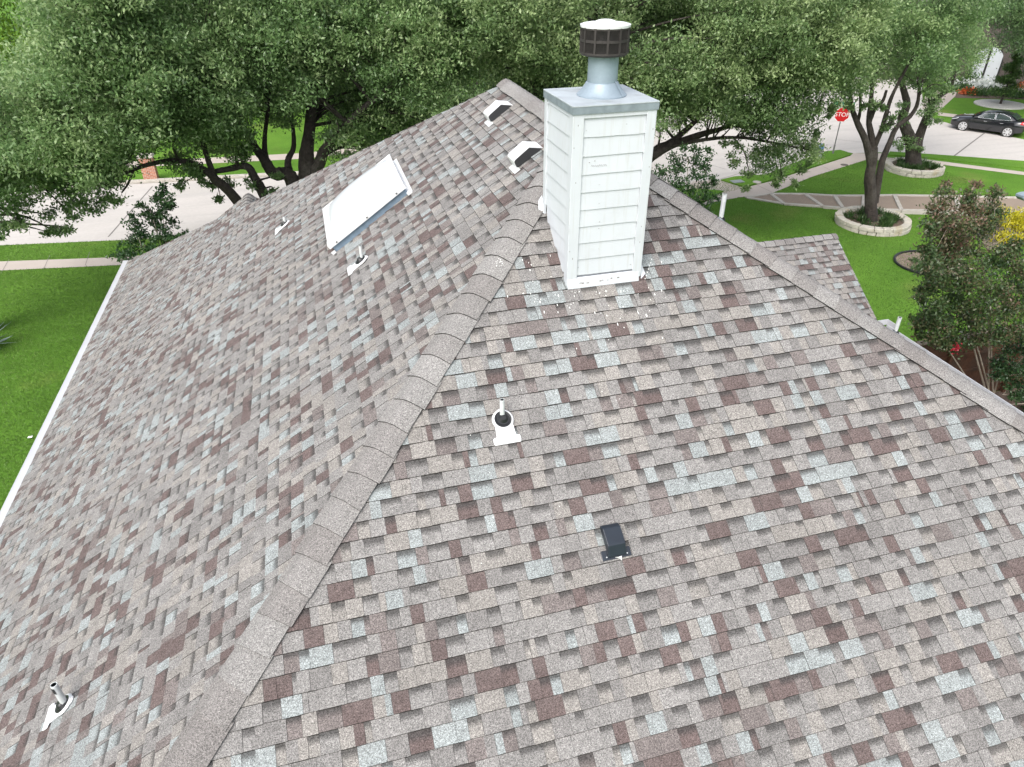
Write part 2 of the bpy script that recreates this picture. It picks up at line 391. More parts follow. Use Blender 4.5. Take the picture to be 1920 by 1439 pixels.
o = sj.build('sidewalk_joint', M['joint']); o['kind'] = 'structure'
sheet('corner_ramp', gp((1594, 293), (1625, 300), (1662, 303), (1662, 288), (1600, 288)), .0085, M['walk'])
sheet('side_sidewalk', gp((1655, 303), (1740, 306), (1920, 329), (2200, 366), (2200, 358), (1920, 323), (1740, 300), (1662, 296)), .009, M['walk'])
sheet('driveway_apron', gp((1351, 339), (1395, 353), (1351, 366), (1310, 382), (1270, 365), (1300, 340)), .0082, M['walk'])
# grass islands between walk and street
def island(pts, z=.03, hgt=.03):
    b = MB(); b.prism([(p.x, p.y, 0.0) for p in pts], (0, 0, z+hgt)); o = b.build('verge', M['lawn']); o['kind'] = 'structure'; return pts
isl = [island(gp((1351, 339), (1395, 352), (1440, 341), (1520, 316), (1594, 292.5), (1588, 287), (1575, 283), (1545, 286), (1500, 303), (1437, 329), (1377, 333))),
       island(gp((1664, 292), (1740, 297.5), (1920, 317), (2200, 355), (2200, 351), (1920, 304), (1745, 291), (1668, 286))),
       island(gp((1357, 360), (1310, 383), (1240, 410), (1200, 405), (1230, 372), (1300, 355))) ]
# near strip on the left between walk and street is lawn level (part of the ground sheet)
# lawn, walk and planting over the side street
sheet('cross_sidewalk', gp((1758, 217), (1800, 222), (1920, 243), (2200, 290), (2200, 281), (1920, 237), (1800, 216), (1760, 211)), .009, M['walk'])
sheet('cross_driveway', gp((1728, 205), (1758, 211), (1792, 180), (1815, 168), (1780, 160), (1735, 180)), .0075, M['walk'])
# stepped garden path
tp = [(1400, 371), (1445, 364.5), (1510, 365), (1565, 368), (1620, 368), (1677, 367), (1790, 369), (1960, 373)]
bt = [(1400, 371.5), (1470, 383), (1543, 388), (1580, 391), (1618, 393), (1690, 395), (1800, 397), (1960, 400)]
pb, pk = MB(), MB()
for i in range(len(tp)-1):
    z = .012 + .028*i
    q = [G(*tp[i], z), G(*tp[i+1], z), G(*bt[i+1], z), G(*bt[i], z)]
    pb.prism([(v.x, v.y, 0) for v in q], (0, 0, z))
    for a, c in ((q[0], q[1]), (q[3], q[2]), (q[0], q[3])):
        d = (c-a).normalized(); n = Vector((-d.y, d.x, 0))*.09
        pk.prism([(v.x, v.y, 0) for v in (a-n, c-n, c+n, a+n)], (0, 0, z+.05))
o = pb.build('garden_path', M['aggr']); o['kind'] = 'structure'
o = pk.build('path_edging', M['kerb'], bevel=.01); o['kind'] = 'structure'

# ---------------- grass blades (nobody could count them)
def in_any(x, y, polys): return any(inside(x, y, [(p[0], p[1]) for p in q]) for q in polys)
ring_c = G(1634, 421); ring_d = G(1712, 320)
paved = [road, top + bot[::-1], [G(*p) for p in tp] + [G(*p) for p in bt][::-1]]
def grass_points(n, x0, x1, y0, y1, skip):
    P = np.c_[RNG.uniform(x0, x1, n), RNG.uniform(y0, y1, n), np.zeros(n)]
    keep = np.ones(n, bool)
    for q in skip:
        xs = np.array([p[0] for p in q]); ys = np.array([p[1] for p in q]); ins = np.zeros(n, bool); j = len(q)-1
        for i in range(len(q)):
            cnd = (ys[i] > P[:, 1]) != (ys[j] > P[:, 1])
            with np.errstate(divide='ignore', invalid='ignore'):
                xi = (xs[j]-xs[i])*(P[:, 1]-ys[i])/(ys[j]-ys[i]) + xs[i]
            ins ^= cnd & (P[:, 0] < xi); j = i
        keep &= ~ins
    for c in (ring_c, ring_d): keep &= ((P[:, 0]-c.x)**2 + (P[:, 1]-c.y)**2) > 1.7
    return P[keep]
gpts = np.concatenate([grass_points(230000, -17, -5.2, 8, 33.3, paved), grass_points(190000, 11.2, 33, 13, 34, paved)])
gt = .45 + .18*np.sin(gpts[:, 0]*.9 + 1.3*np.sin(gpts[:, 1]*.5)) + RNG.normal(0, .22, len(gpts))
o = leaf_mesh('grass', gpts, .06, .014, gt, L_GRASS, None, up=1.6); tag(o, kind='stuff', label='short mown green grass over the lawns')

# ================================================================== THE HOUSE
ZE = HCAM - 7.27
AP = Vector((2.76, 7.44, HCAM-1.816))
XL, XR = -5.28, 11.32
tF = .667; tL = (AP.z-ZE)/(AP.x-XL); tR = (AP.z-ZE)/(XR-AP.x)
YF = AP.y - (AP.z-ZE)/tF
YB = 19.38
PK = Vector((AP.x, 10.42, AP.z))
nF = Vector((0, -tF, 1)); nL = Vector((-tL, 0, 1)); nR = Vector((tR, 0, 1))
def onF(px, py, off=0): return at_plane(px, py, nF, nF.dot(AP)+off)
def onL(px, py, off=0): return at_plane(px, py, nL, nL.dot(AP)+off)
def zF(y): return AP.z + tF*(y-AP.y)
def zL(x): return AP.z + tL*(x-AP.x)
house = empty('house', (2.8, 9, 0)); tag(house, 'low house under the big hipped roof of mottled brown and grey shingles', 'house')
HI = Matrix.Translation(-Vector((2.8, 9, 0)))

PAL = [((.226, .213, .199), .22), ((.206, .199, .193), .30), ((.178, .171, .166), .16), ((.240, .260, .260), .13), ((.113, .087, .083), .13), ((.150, .131, .126), .08)]
PW = np.cumsum([p[1] for p in PAL])
def pick(): 
    u = random.random()*PW[-1]
    for (c, _), q in zip(PAL, PW):
        if u <= q: break
    k = random.uniform(.93, 1.08); return tuple(x*k for x in c)
def lerp3(a, b, t): return tuple(x+(y-x)*t for x, y in zip(a, b))
EXPO = .143
def slope(name, e0, e1, t1, t0, label=None, seed=1, exp=EXPO):
    """laminated shingles laid course by course on the plane e0-e1 (eave) up to t1-t0"""
    random.seed(seed)
    e0, e1, t1, t0 = map(Vector, (e0, e1, t1, t0)); S = (e1-e0).normalized()
    N = S.cross(t0-e0 if (t0-e0).length > .01 else t1-e0).normalized()
    if N.z < 0: N = -N
    D = N.cross(S); 
    if D.z < 0: D = -D
    H = (t0-e0).dot(D); W = (e1-e0).length
    l1 = (t0-e0).dot(S)/H; r1 = ((t1-e0).dot(S)-W)/H
    Lb = lambda d: l1*d
    Rb = lambda d: W + r1*d
    b = MB()
    def pt(s, d, z): return e0 + S*s + D*d + N*z
    def quad(sa, sb, d0, d1, za, zb, ca, cb):
        q = [(min(max(s, Lb(d)), Rb(d)), d, z) for s, d, z in ((sa, d0, za), (sb, d0, za), (sb, d1, zb), (sa, d1, zb))]
        if q[1][0]-q[0][0] < 1e-4 and q[2][0]-q[3][0] < 1e-4: return
        b.face([pt(*x) for x in q], cols=[ca, ca, cb, cb])
    n = int(math.ceil(H/exp))
    for k in range(n):
        d0, d1 = k*exp, min((k+1)*exp + .004, H)
        if d1-d0 < .01: continue
        s = min(Lb(d0), Lb(d1)) - random.uniform(0, .3); end = max(Rb(d0), Rb(d1)); tooth = random.random() < .5
        jit = random.uniform(-.003, .003); col = pick()
        while s < end:
            wd = random.uniform(.085, .225) if tooth else random.uniform(.065, .185)
            wd *= .86 if seed == 5 else 1
            if random.random() < .07: wd = random.uniform(.025, .05)
            if random.random() < .90: col = pick()
            zl, zh = (.0135, .0045) if tooth else (.0098, .0008)
            zl += random.uniform(-.001, .0015)
            dl = d0 + jit + random.uniform(-.002, .002)
            parts = [(s, s+wd, col)]
            if wd > .13 and random.random() < .30:
                c2 = pick(); f = random.uniform(.3, .7); parts = [(s, s+wd*f, col), (s+wd*f, s+wd, c2)]; col = c2
            for sa, sb, c in parts:
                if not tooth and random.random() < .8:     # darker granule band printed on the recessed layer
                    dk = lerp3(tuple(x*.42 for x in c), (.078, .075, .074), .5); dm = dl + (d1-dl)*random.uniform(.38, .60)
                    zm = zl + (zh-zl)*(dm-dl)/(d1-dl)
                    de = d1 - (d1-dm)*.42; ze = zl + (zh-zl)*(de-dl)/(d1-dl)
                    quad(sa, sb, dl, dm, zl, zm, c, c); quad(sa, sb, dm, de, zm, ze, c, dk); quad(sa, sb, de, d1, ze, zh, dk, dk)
                else:
                    quad(sa, sb, dl, d1, zl, zh, c, lerp3(c, (.16, .15, .145), .12))
                dkc = (.030, .028, .027)                       # asphalt cut edge, flared out dark to paint the shadow line below it
                qa, qb = max(sa, Lb(dl)), min(sb, Rb(dl))
                if qb-qa > 1e-3: b.face([pt(qa, dl-.0080, -.003), pt(qb, dl-.0080, -.003), pt(qb, dl, zl), pt(qa, dl, zl)], cols=[dkc]*4)
            if tooth:
                for q in (s, s+wd):                            # cut sides of the raised tab
                    if Lb(d1) < q < Rb(d1) and Lb(dl) < q < Rb(dl):
                        sg_ = -.0022 if q == s else .0022
                        b.face([pt(q+sg_, dl, -.002), pt(q+sg_, d1, -.002), pt(q, d1, zh), pt(q, dl, zl)], cols=[(.085, .080, .077)]*4)
            s += wd + .002; tooth = not tooth if random.random() < .86 else tooth
    # roof deck under the shingles
    b.face([e0 - N*.004, e1 - N*.004, t1 - N*.004] + ([t0 - N*.004] if (t0-t1).length > .02 else []), cols=[(.10, .09, .085)]*(4 if (t0-t1).length > .02 else 3))
    # no normal recalculation needed beyond build()
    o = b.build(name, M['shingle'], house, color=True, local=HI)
    if label: o['label'] = label
    return o
FL, FR = Vector((XL, YF, ZE)), Vector((XR, YF, ZE)); BL, BR = Vector((XL, YB, ZE)), Vector((XR, YB, ZE))
slope('roof_slope', FL, FR, AP, AP, 'hip end slope facing the camera with the chimney on it', 3)
slope('roof_slope', BL, FL, AP, PK, 'broad left slope with the skylight and two white vents', 5)
slope('roof_slope', FR, BR, PK, AP, 'right hand slope seen edge on along the gutter', 8)
slope('roof_slope', BR, BL, PK, PK, 'street side slope behind the ridge', 9)
random.seed(21)

def cap_run(name, a, b, n1, n2, half=.165, exp=.25, lift=.026, seed=0, label=None):
    """overlapping bent cap shingles from the low end a up to b; n1, n2 are the normals of the two slopes they straddle"""
    a, b = Vector(a), Vector(b); T = (b-a).normalized(); Lg = (b-a).length
    n1, n2 = n1.normalized(), n2.normalized(); up = (n1+n2).normalized()
    s1 = T.cross(n1).normalized(); s1 = s1 if s1.dot(n2) < 0 else -s1
    s2 = T.cross(n2).normalized(); s2 = s2 if s2.dot(n1) < 0 else -s2
    mb = MB(); k = int(math.ceil(Lg/exp))
    for i in range(k):
        d0, d1 = i*exp, min((i+1)*exp+.05, Lg)
        c = lerp3((.232, .225, .218), (.168, .156, .150), random.random()**1.4); c = tuple(x*random.uniform(.95, 1.05) for x in [1]) if False else c
        q_ = random.uniform(.94, 1.06); c = tuple(x*q_ for x in c)
        jw = random.uniform(-.012, .012); sk = random.uniform(-.012, .012)
        def row(d, z, dsk):
            p = a + T*d
            return [p + s1*(half+jw) + n1*(z*.85) - T*dsk, p + s1*half*.36 + n1*z - T*dsk*.5, p + s1*half*.17 + up*(z-.0045), p + up*(z-.0115), p + s2*half*.17 + up*(z-.0045), p + s2*half*.36 + n2*z + T*dsk*.5, p + s2*(half-jw) + n2*(z*.85) + T*dsk]
        r0, r1 = row(d0, lift+.015, sk), row(d1, lift+.001, sk)
        for j in range(6):
            mb.face([r0[j], r0[j+1], r1[j+1], r1[j]], cols=[c]*4)
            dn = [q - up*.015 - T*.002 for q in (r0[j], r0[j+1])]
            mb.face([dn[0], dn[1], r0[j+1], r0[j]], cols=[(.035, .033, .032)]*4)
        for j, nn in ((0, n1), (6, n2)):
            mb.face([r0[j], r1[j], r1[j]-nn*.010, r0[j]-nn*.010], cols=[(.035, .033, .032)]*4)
    o = mb.build(name, M['cap'], house, smooth=True, color=True, local=HI)
    if label: o['label'] = label
    return o
nB = Vector((0, (AP.z-ZE)/(YB-PK.y), 1))
cap_run('hip_cap', FL, AP, nL, nF, label='hip cap running down beside the left slope')
cap_run('hip_cap', FR, AP, nF, nR, label='hip cap running down to the right')
cap_run('hip_cap', BL - Vector((0, .07, .02)), PK - Vector((0, .05, .02)), nL, nB, half=.14, lift=.010, label='hip cap along the far edge of the left slope')
cap_run('hip_cap', BR, PK, nR, nB, half=.14)
cap_run('ridge_cap', PK + Vector((0, .06, .012)), AP + Vector((0, -.05, .012)), nL, nR)

# gable bump on the right with its own ridge, and the one towards the street
def gable(ridge_in, ridge_out, along, halfw, t, seed, lab):
    """ridge from ridge_in to ridge_out; slopes fall to both sides along +-along"""
    a, c = Vector(ridge_in), Vector(ridge_out); al = Vector(along); dn = Vector((0, 0, -t*halfw))
    for sgn in (1, -1):
        lo_a, lo_c = a + al*halfw*sgn + dn, c + al*halfw*sgn + dn
        slope('gable_slope', lo_a, lo_c, c, a, lab, seed+sgn)
    n1 = (al*t + Vector((0, 0, 1))); n2 = (-al*t + Vector((0, 0, 1)))
    cap_run('ridge_cap', a, c + (c-a).normalized()*.01, n1, n2, half=.14)
zw = HCAM - 5.935; yw = 12.97
hw = (zw-ZE)/tF
gable((8.4, yw, zw), (11.27, yw, zw), (0, 1, 0), hw, tF, 31, 'small gable slope poking out past the right gutter')
zs = HCAM - 5.72; hs_ = (zs-ZE)/tF
gable((-1.93, 16.4, zs), (-1.93, 19.28, zs), (1, 0, 0), hs_, tF, 41, 'small gable slope peeping over the far roof edge')
# gable end triangles, fascias, soffit, walls, gutters
for pl_, h_ in (([(11.17, yw-hw+.15, ZE-.12), (11.17, yw+hw-.15, ZE-.12), (11.17, yw, zw-.12)], (.05, 0, 0)), ([(-1.93-hs_+.15, 19.15, ZE-.12), (-1.93+hs_-.15, 19.15, ZE-.12), (-1.93, 19.15, zs-.12)], (0, .05, 0))):
    gb = MB(); gb.prism(pl_, h_); gb.build('gable_wall', M['white'], house, local=HI)
for sgn in (1, -1):
    fb = MB(); fb.prism([(11.225, yw, zw-.015), (11.225, yw+sgn*hw, ZE-.015), (11.225, yw+sgn*hw, ZE-.17), (11.225, yw, zw-.17)], (.03, 0, 0))
    fb.build('rake_board', M['gutter'], house, local=HI)
wb = MB(); wb.box((XL+.5, YF+.5, 0), (XR-.5, YB-.5, ZE-.2)); wb.build('wall', M['brick'], house, local=HI)
sb = MB(); sb.box((XL+.02, YF+.02, ZE-.19), (XR-.02, YB-.02, ZE-.16)); sb.build('soffit', M['white'], house, local=HI)
def gutter(p, q, out, guard=True):
    p, q, out = Vector(p), Vector(q), Vector(out); g = MB(); z = Vector((0, 0, 1))
    for lo, hi, a, c in ((0, .012, -.15, -.005), (.012, .115, -.15, -.138), (.115, .130, -.15, .006), (.0125, .1148, -.010, .004))[:4 if guard else 3]:
        A, B = p + out*lo + z*a, p + out*hi + z*c
        g.prism([p+out*lo+z*a, p+out*hi+z*a, p+out*hi+z*c, p+out*lo+z*c], q-p)
    return g.build('gutter', M['gutter'], house, local=HI)
gutter((XL, YF, ZE-.005), (XL, YB+.1, ZE-.005), (-1, 0, 0))
gutter((XR, YF, ZE-.005), (XR, yw-hw-.05, ZE-.005), (1, 0, 0), False)
gutter((XL, YF, ZE-.005), (XR, YF, ZE-.005), (0, -1, 0))
g = MB()                                              # splash guard where the valley drops into the gutter
c = Vector((XR+.14, yw-hw-.12, ZE))
g.prism([(c.x-.012, c.y-.22, ZE-.02), (c.x, c.y-.22, ZE-.02), (c.x, c.y+.112, ZE-.02), (c.x-.30, c.y+.112, ZE-.02), (c.x-.30, c.y+.10, ZE-.02), (c.x-.012, c.y+.10, ZE-.02)], (0, 0, .13))
g.build('splash_guard', M['gutter'], house, local=HI)

# ---------------- chimney
cx0, cx1, cy0, cy1 = 2.134, 2.872, 5.836, 6.60
ztop = HCAM - 1.262; zb0 = zF(cy0) - .01; zb1 = zF(cy1) - .03
ch = MB(); CC = ((cx0+cx1)/2, (cy0+cy1)/2, 0)
ch.box((cx0+.02, cy0+.02, zb0-.35), (cx1-.02, cy1-.02, ztop-.02))
chim = ch.build('chimney', M['white'], house, local=HI); chim['label'] = 'white lap sided chimney with a galvanised cap and round flue hood'
nb = 9; bh = (ztop-.075-(zb0+.115))/nb
lap = MB()                                            # lap siding boards on all four faces, each leaning out at its foot
for i in range(-3, nb+1):
    z0 = zb0 + .115 + i*bh; z1 = min(z0 + bh + .012, ztop-.03)
    if z1-z0 < .03: continue
    w0, w1 = .006, -.004
    sag = random.uniform(-.003, .003)
    if i >= 0 or True:
        # front and back
        for sy, yy in ((-1, cy0), (1, cy1)):
            if sy < 0 and i < 0: continue
            y_a, y_b = yy + sy*w0, yy + sy*w1
            xs = [cx0+.085, cx0+.25, cx0+.42, cx0+.56, cx1-.075] if sy < 0 else [cx0+.06, cx1-.06]
            zz = [z0 + random.uniform(-.0035, .0035) for _ in xs]
            for a, b2, za, zb_ in zip(xs[:-1], xs[1:], zz[:-1], zz[1:]):
                lap.face([(a, y_a, za), (b2, y_a, zb_), (b2, y_b, z1), (a, y_b, z1)])
                lap.face([(a, yy-sy*.006, za-.003), (b2, yy-sy*.006, zb_-.003), (b2, y_a, zb_), (a, y_a, za)], mi=1)  # dark underside strip paints the shadow gap and dirt below the board
        for sx, xx in ((-1, cx0), (1, cx1)):
            x_a, x_b = xx + sx*.010, xx - sx*.003
            y1e = cy1-.05; y0e = cy0+.07
            # cut along the roof: a board only reaches down the slope to where the roof passes it
            def yroof(z): return AP.y + (z-AP.z)/tF
            ya = max(y0e, min(y1e, yroof(z0-.02) + 0)); yb = max(y0e, min(y1e, yroof(z1-.02)))
            # visible part is where roof height < z, i.e. y < yroof(z)
            if yroof(z1) <= y0e: continue
            yA, yB = min(y1e, max(y0e, yroof(z0))), min(y1e, max(y0e, yroof(z1)))
            lap.face([(x_a, y0e, z0), (x_a, yA, z0), (x_b, yB, z1), (x_b, y0e, z1)])
            if yA > y0e + .01: lap.face([(xx-sx*.006, y0e, z0-.004), (xx-sx*.006, yA, z0-.004), (x_a, yA, z0), (x_a, y0e, z0)], mi=1)  # same painted shadow and dirt strip on the side faces
lap.build('lap_siding', [M['white'], M['scuff_shade']], chim, local=HI)
def chp(mb, name, m, **k):
    return mb.build(name, m, chim, local=HI, **k)
def corner(xa, xb, ya, yb, zlo):
    c = MB(); c.box((xa, ya, zlo), (xb, yb, ztop-.035)); chp(c, 'corner_board', M['white'], bevel=.002)
corner(cx0-.013, cx0+.085, cy0-.016, cy0-.001, zb0-.0)     # front left, front face
corner(cx0-.016, cx0-.0005, cy0-.0145, cy0+.075, zb0+.03)  # front left, side face
corner(cx1-.075, cx1+.013, cy0-.016, cy0-.001, zb0+.03)    # front right
corner(cx1+.0005, cx1+.016, cy0-.0145, cy0+.075, zb0+.03)
corner(cx0-.018, cx0-.0005, cy1-.055, cy1+.013, zb1-.02)   # rear left, with a gap beside it
corner(cx1+.0005, cx1+.016, cy1-.055, cy1+.013, zb1-.02)
fr = MB(); fr.box((cx0+.085, cy0-.014, ztop-.075), (cx1-.075, cy0-.001, ztop-.035)); chp(fr, 'frieze_board', M['white'])
fl = MB(); fl.prism([(cx0-.01, cy0-.018, zb0+.085), (cx0-.01, cy0-.040, zF(cy0-.040)+.012), (cx0-.01, cy0-.005, zF(cy0)-.0), (cx0-.01, cy0-.004, zb0+.095)], (cx1-cx0+.0, 0, 0))
chp(fl, 'base_flashing', M['white'])
for xx, yy, sg in ((cx1+.018, cy0+.02, 1), (cx0-.018, cy1-.01, -1)):
    kk = MB(); z = zF(yy)+.02
    kk.prism([(xx, yy-.05, z-.035), (xx+sg*.055, yy-.02, z+.00), (xx+sg*.04, yy+.04, z+.065), (xx, yy+.05, z+.12), (xx, yy, z+.08)], (0, .010, .004))
    chp(kk, 'kickout_flashing', M['white'])
# chase cover, flue and hood
cc = MB(); t0 = ztop-.005; o_ = .028
cc.box((cx0-o_, cy0-o_, t0+.024), (cx1+o_, cy1+o_, t0+.036))
chp(cc, 'chase_cover', M['chase'], bevel=.003)
cc = MB(); cc.box((cx0-o_+.002, cy0-o_+.002, t0-.034), (cx1+o_-.002, cy1+o_-.002, t0+.023)); chp(cc, 'chase_skirt', M['chase_skirt'])
fx, fy = (cx0+cx1)/2+.015, (cy0+cy1)/2-.01
fl = MB(); zt = t0+.036
fl.lathe([(.222, zt-.002), (.222, zt+.010), (.205, zt+.022), (.172, zt+.062), (.142, zt+.110), (.136, zt+.112)], (fx, fy, 0), 40)
fl.box((-.004, -.075, -.002), (.004, .075, .003), M=Matrix.Translation((fx+.105, fy-.150, zt+.066)) @ Matrix.Rotation(R_(35), 4, 'Z') @ Matrix.Rotation(R_(52), 4, 'X'))
chp(fl, 'storm_collar', M['galv'], smooth=True)
pz = zt+.11
fl = MB(); fl.lathe([(.133, pz-.02), (.133, pz+.235), (.128, pz+.235)], (fx, fy, 0), 40)
for q in (250, 275, 292): 
    fl.lathe([(.007, -.002), (.006, .004)], (0, 0, 0), 6)
    b0 = len(fl.v)-12
    for i in range(12):
        p = Matrix.Translation((fx+.134*math.cos(R_(q)), fy+.134*math.sin(R_(q)), pz+.20)) @ Matrix.Rotation(R_(q)+math.pi/2, 4, 'Z') @ Matrix.Rotation(R_(90), 4, 'X') @ Vector(fl.v[b0+i]); fl.v[b0+i] = tuple(p)
chp(fl, 'flue_pipe', M['galv'], smooth=True)
hz = pz+.215; HR = .208; HH = .225
hd = MB()
hd.lathe([(.135, hz), (.198, hz+.004), (HR+.004, hz+.018), (HR+.004, hz+.034), (HR-.004, hz+.034), (.13, hz+.030)], (fx, fy, 0), 48)
hd.lathe([(HR+.003, hz+.112), (HR+.003, hz+.134), (HR-.003, hz+.134), (HR-.003, hz+.112)], (fx, fy, 0), 48)
hd.lathe([(HR+.003, hz+HH-.018), (HR+.004, hz+HH), (HR-.004, hz+HH), (HR-.004, hz+HH-.018)], (fx, fy, 0), 48)
for k in range(12):
    q = R_(k*30+16); Mx = Matrix.Translation((fx, fy, 0)) @ Matrix.Rotation(q, 4, 'Z')
    hd.box((HR-.004, -.009, hz+.02), (HR+.006, .009, hz+HH), M=Mx)
for k in range(144):
    q = R_(k*2.5+16); Mx = Matrix.Translation((fx, fy, 0)) @ Matrix.Rotation(q, 4, 'Z')
    hd.box((HR-.004, -.0014, hz+.03), (HR, .0014, hz+HH-.01), M=Mx)
chp(hd, 'flue_hood', M['darkmetal'])
ic = MB(); ic.lathe([(.165, hz+.02), (.165, hz+HH-.005)], (fx, fy, 0), 32); chp(ic, 'hood_core', M['soot'])
tc_ = MB(); tc_.lathe([(HR+.006, hz+HH-.004), (HR+.008, hz+HH+.016), (HR-.02, hz+HH+.024), (.10, hz+HH+.034), (.055, hz+HH+.050), (.001, hz+HH+.056)], (fx, fy, 0), 48)
chp(tc_, 'hood_lid', M['white_metal'], smooth=True)
# handwriting-like pencil scuff and dents on the front boards
random.seed(5)
def speck(x, y, z, wx, wz):
    b = MB(); b.box((x, y-.0012, z), (x+wx, y, z+wz)); chp(b, 'paint_chip', M['scuff_shade'])
sc_ = MB(); z = zb0 + .115 + bh*6.45; q = [(cx0+.175+i*.004, cy0-.0072, z + .008*math.sin(i*1.35)+random.uniform(-.004, .004)) for i in range(38)]
sc_.tube(q, [.0009]*len(q), 4); chp(sc_, 'pencil_scribble', M['scuff_shade'])
for i in range(12): speck(random.uniform(cx0+.09, cx1-.09), cy0-.0068, random.uniform(zb0+.13, ztop-.1), random.uniform(.004, .012), random.uniform(.002, .006))
for i in range(8): speck(random.uniform(cx0+.09, cx1-.09), cy0-.030, zb0+.03+random.uniform(0, .02), random.uniform(.01, .03), random.uniform(.006, .012))
for i in range(9): speck(random.choice([cx0+.0, cx0+.03, cx1-.03, cx1-.01]), cy0-.0161, random.uniform(zb0+.13, ztop-.1), .005, random.uniform(.006, .02))

# ---------------- bird droppings on the shingles
random.seed(12)
def splat(p, n, S, r, el=1.0):
    r *= .7; db = MB()
    D = n.cross(S).normalized(); k = 7; q = []
    for i in range(k):
        a = 2*math.pi*i/k; rr = r*random.uniform(.55, 1.2); q.append(p + S*math.cos(a)*rr + D*math.sin(a)*rr*el)
    db.prism([tuple(v) for v in q], tuple(n*.002)); db.build('bird_dropping', M['dropping'], house, local=HI)
Fn = nF.normalized(); Ln = nL.normalized()
for i in range(66):
    px, py = random.gauss(1110, 75), 545 + abs(random.gauss(0, 42))
    if random.random() < .22: px, py = random.uniform(950, 1050), random.uniform(470, 600)
    if random.random() < .08: px, py = random.uniform(1200, 1250), random.uniform(470, 545)
    if not (930 < px < 1300): continue
    p = onF(px, py, .018)
    if cx0-.05 < p.x < cx1+.05 and p.y > cy0-.06: continue
    splat(p, Fn, Vector((1, 0, 0)), random.uniform(.003, .009)*(1.6 if random.random() < .2 else 1), random.uniform(.9, 3.4))
for i in range(7): splat(onF(1222-i*2.1, 487+i*6, .02), Fn, Vector((1, 0, 0)), .006, 2.2)
for i in range(16): splat(onL(random.uniform(930, 945), random.uniform(485, 500), .045), Ln, Vector((0, 1, 0)), random.uniform(.003, .008), 1.3)
for i in range(8): splat(onF(random.uniform(860, 1200), random.uniform(620, 1060), .018), Fn, Vector((1, 0, 0)), .005, 1.5)

# ---------------- skylight
sk = [onL(617, 385, .15), onL(738, 292, .15), onL(768, 347, .15), onL(629, 448, .15)]
s_lo = sum((p.x for p in (sk[0], sk[3])))/2; s_hi = sum((p.x for p in (sk[1], sk[2])))/2
y_n = (sk[2].y+sk[3].y)/2; y_f = (sk[0].y+sk[1].y)/2
U = Vector((1, 0, tL)).normalized(); Ln = nL.normalized(); OS = Vector((s_lo, y_n, zL(s_lo)))
SLN = Vector((s_hi-s_lo, 0, tL*(s_hi-s_lo))).length; SW = y_f-y_n
FR_ = Matrix((U, Vector((0, 1, 0)), Ln)).transposed().to_4x4(); FR_.translation = OS   # local x up-slope, y along the eave, z off the roof
cb = MB(); cb.box((.0, .0, -.02), (SLN, SW, .128)); sky_ = cb.build('skylight', M['bluemetal'], house, local=HI @ FR_); sky_['label'] = 'white domed skylight on the left slope'
f1 = MB()
for lo, hi in (((-.03, -.03, .129), (SLN+.03, .05, .155)), ((-.03, SW-.05, .129), (SLN+.03, SW+.03, .155)), ((-.03, .05, .129), (.05, SW-.05, .155)), ((SLN-.05, .05, .129), (SLN+.03, SW-.05, .155))): f1.box(lo, hi)
for lo, hi in (((-.035, -.035, .098), (SLN+.035, -.030, .150)), ((-.035, -.030, .098), (-.03, SW+.03, .150))): f1.box(lo, hi)
f1.build('skylight_frame', M['white_metal'], sky_, local=HI @ FR_, bevel=.004)
dm = MB(); n = 12; gx = []
for i in range(n+1):
    for j in range(n+1):
        a, c = i/n, j/n; h = (math.sin(math.pi*a)*math.sin(math.pi*c))**.5*.155
        dm.v.append((.04 + a*(SLN-.08), .04 + c*(SW-.08), .150+h)); dm.c.append((1, 1, 1))
for i in range(n):
    for j in range(n): k = i*(n+1)+j; dm.f.append((k, k+n+1, k+n+2, k+1)); dm.mi.append(0)
dm.build('skylight_dome', M['acrylic'], sky_, smooth=True, local=HI @ FR_)
for x in (.10, SLN*.5, SLN-.12):
    sp = MB(); sp.box((x-.010, -.0385, .112), (x+.010, -.0355, .132)); sp.build('frame_screw', M['rubber'], sky_, local=HI @ FR_)
for lo, hi in (((SLN, -.06, .016), (SLN+.07, SW+.08, .024)), ((SLN-.01, -.10, .018), (SLN+.06, -.037, .050)), ((-.06, -.035, .012), (-.002, -.01, .05))):
    af = MB(); af.box(lo, hi); af.build('apron_flashing', M['white_metal'], sky_, local=HI @ FR_)

# ---------------- slant-back box vents
def frame_on(p, n, upslope):
    n = n.normalized(); u = Vector(upslope).normalized(); v = n.cross(u).normalized()
    F_ = Matrix((u, v, n)).transposed().to_4x4(); F_.translation = p; return F_      # x up-slope, y across, z off the roof
def box_vent(px, py, label):
    p = onL(px, py, 0); F_ = frame_on(p, nL, U)                                   # p = low corner of the near side
    b = MB(); ln, wd, h = .40, .27, .13
    prof = [(0, .008), (.005, .055), (.010, .085), (.022, .101), (.045, .107), (.243, .118), (.365, .016), (.365, .008)]
    b.prism([(x, 0, z) for x, z in prof], (0, wd, 0))
    v = b.build('box_vent', M['white_metal'], house, local=HI @ F_); v['label'] = label
    s = MB()
    s.prism([(.006, -.003, .010), (.010, -.003, .055), (.015, -.003, .082), (.026, -.003, .096), (.047, -.003, .102), (.241, -.003, .113), (.352, -.003, .018), (.352, -.003, .010)], (0, .002, 0))
    for k in range(13):
        x = .03 + k*.024; zt_ = .092 + x*.05 if x < .24 else .112-(x-.241)*.85
        s.box((x, -.0055, .014), (x+.004, -.0032, zt_))
    s.build('vent_screen', M['mesh'], v, local=HI @ F_)
    f = MB(); f.box((-.06, -.10, .014), (.02, .16, .019)); f.build('vent_flange', M['pvc'], v, local=HI @ F_)
box_vent(921, 232, 'upper white slant backed roof vent near the ridge end')
box_vent(970, 318, 'lower white slant backed roof vent beside the chimney')

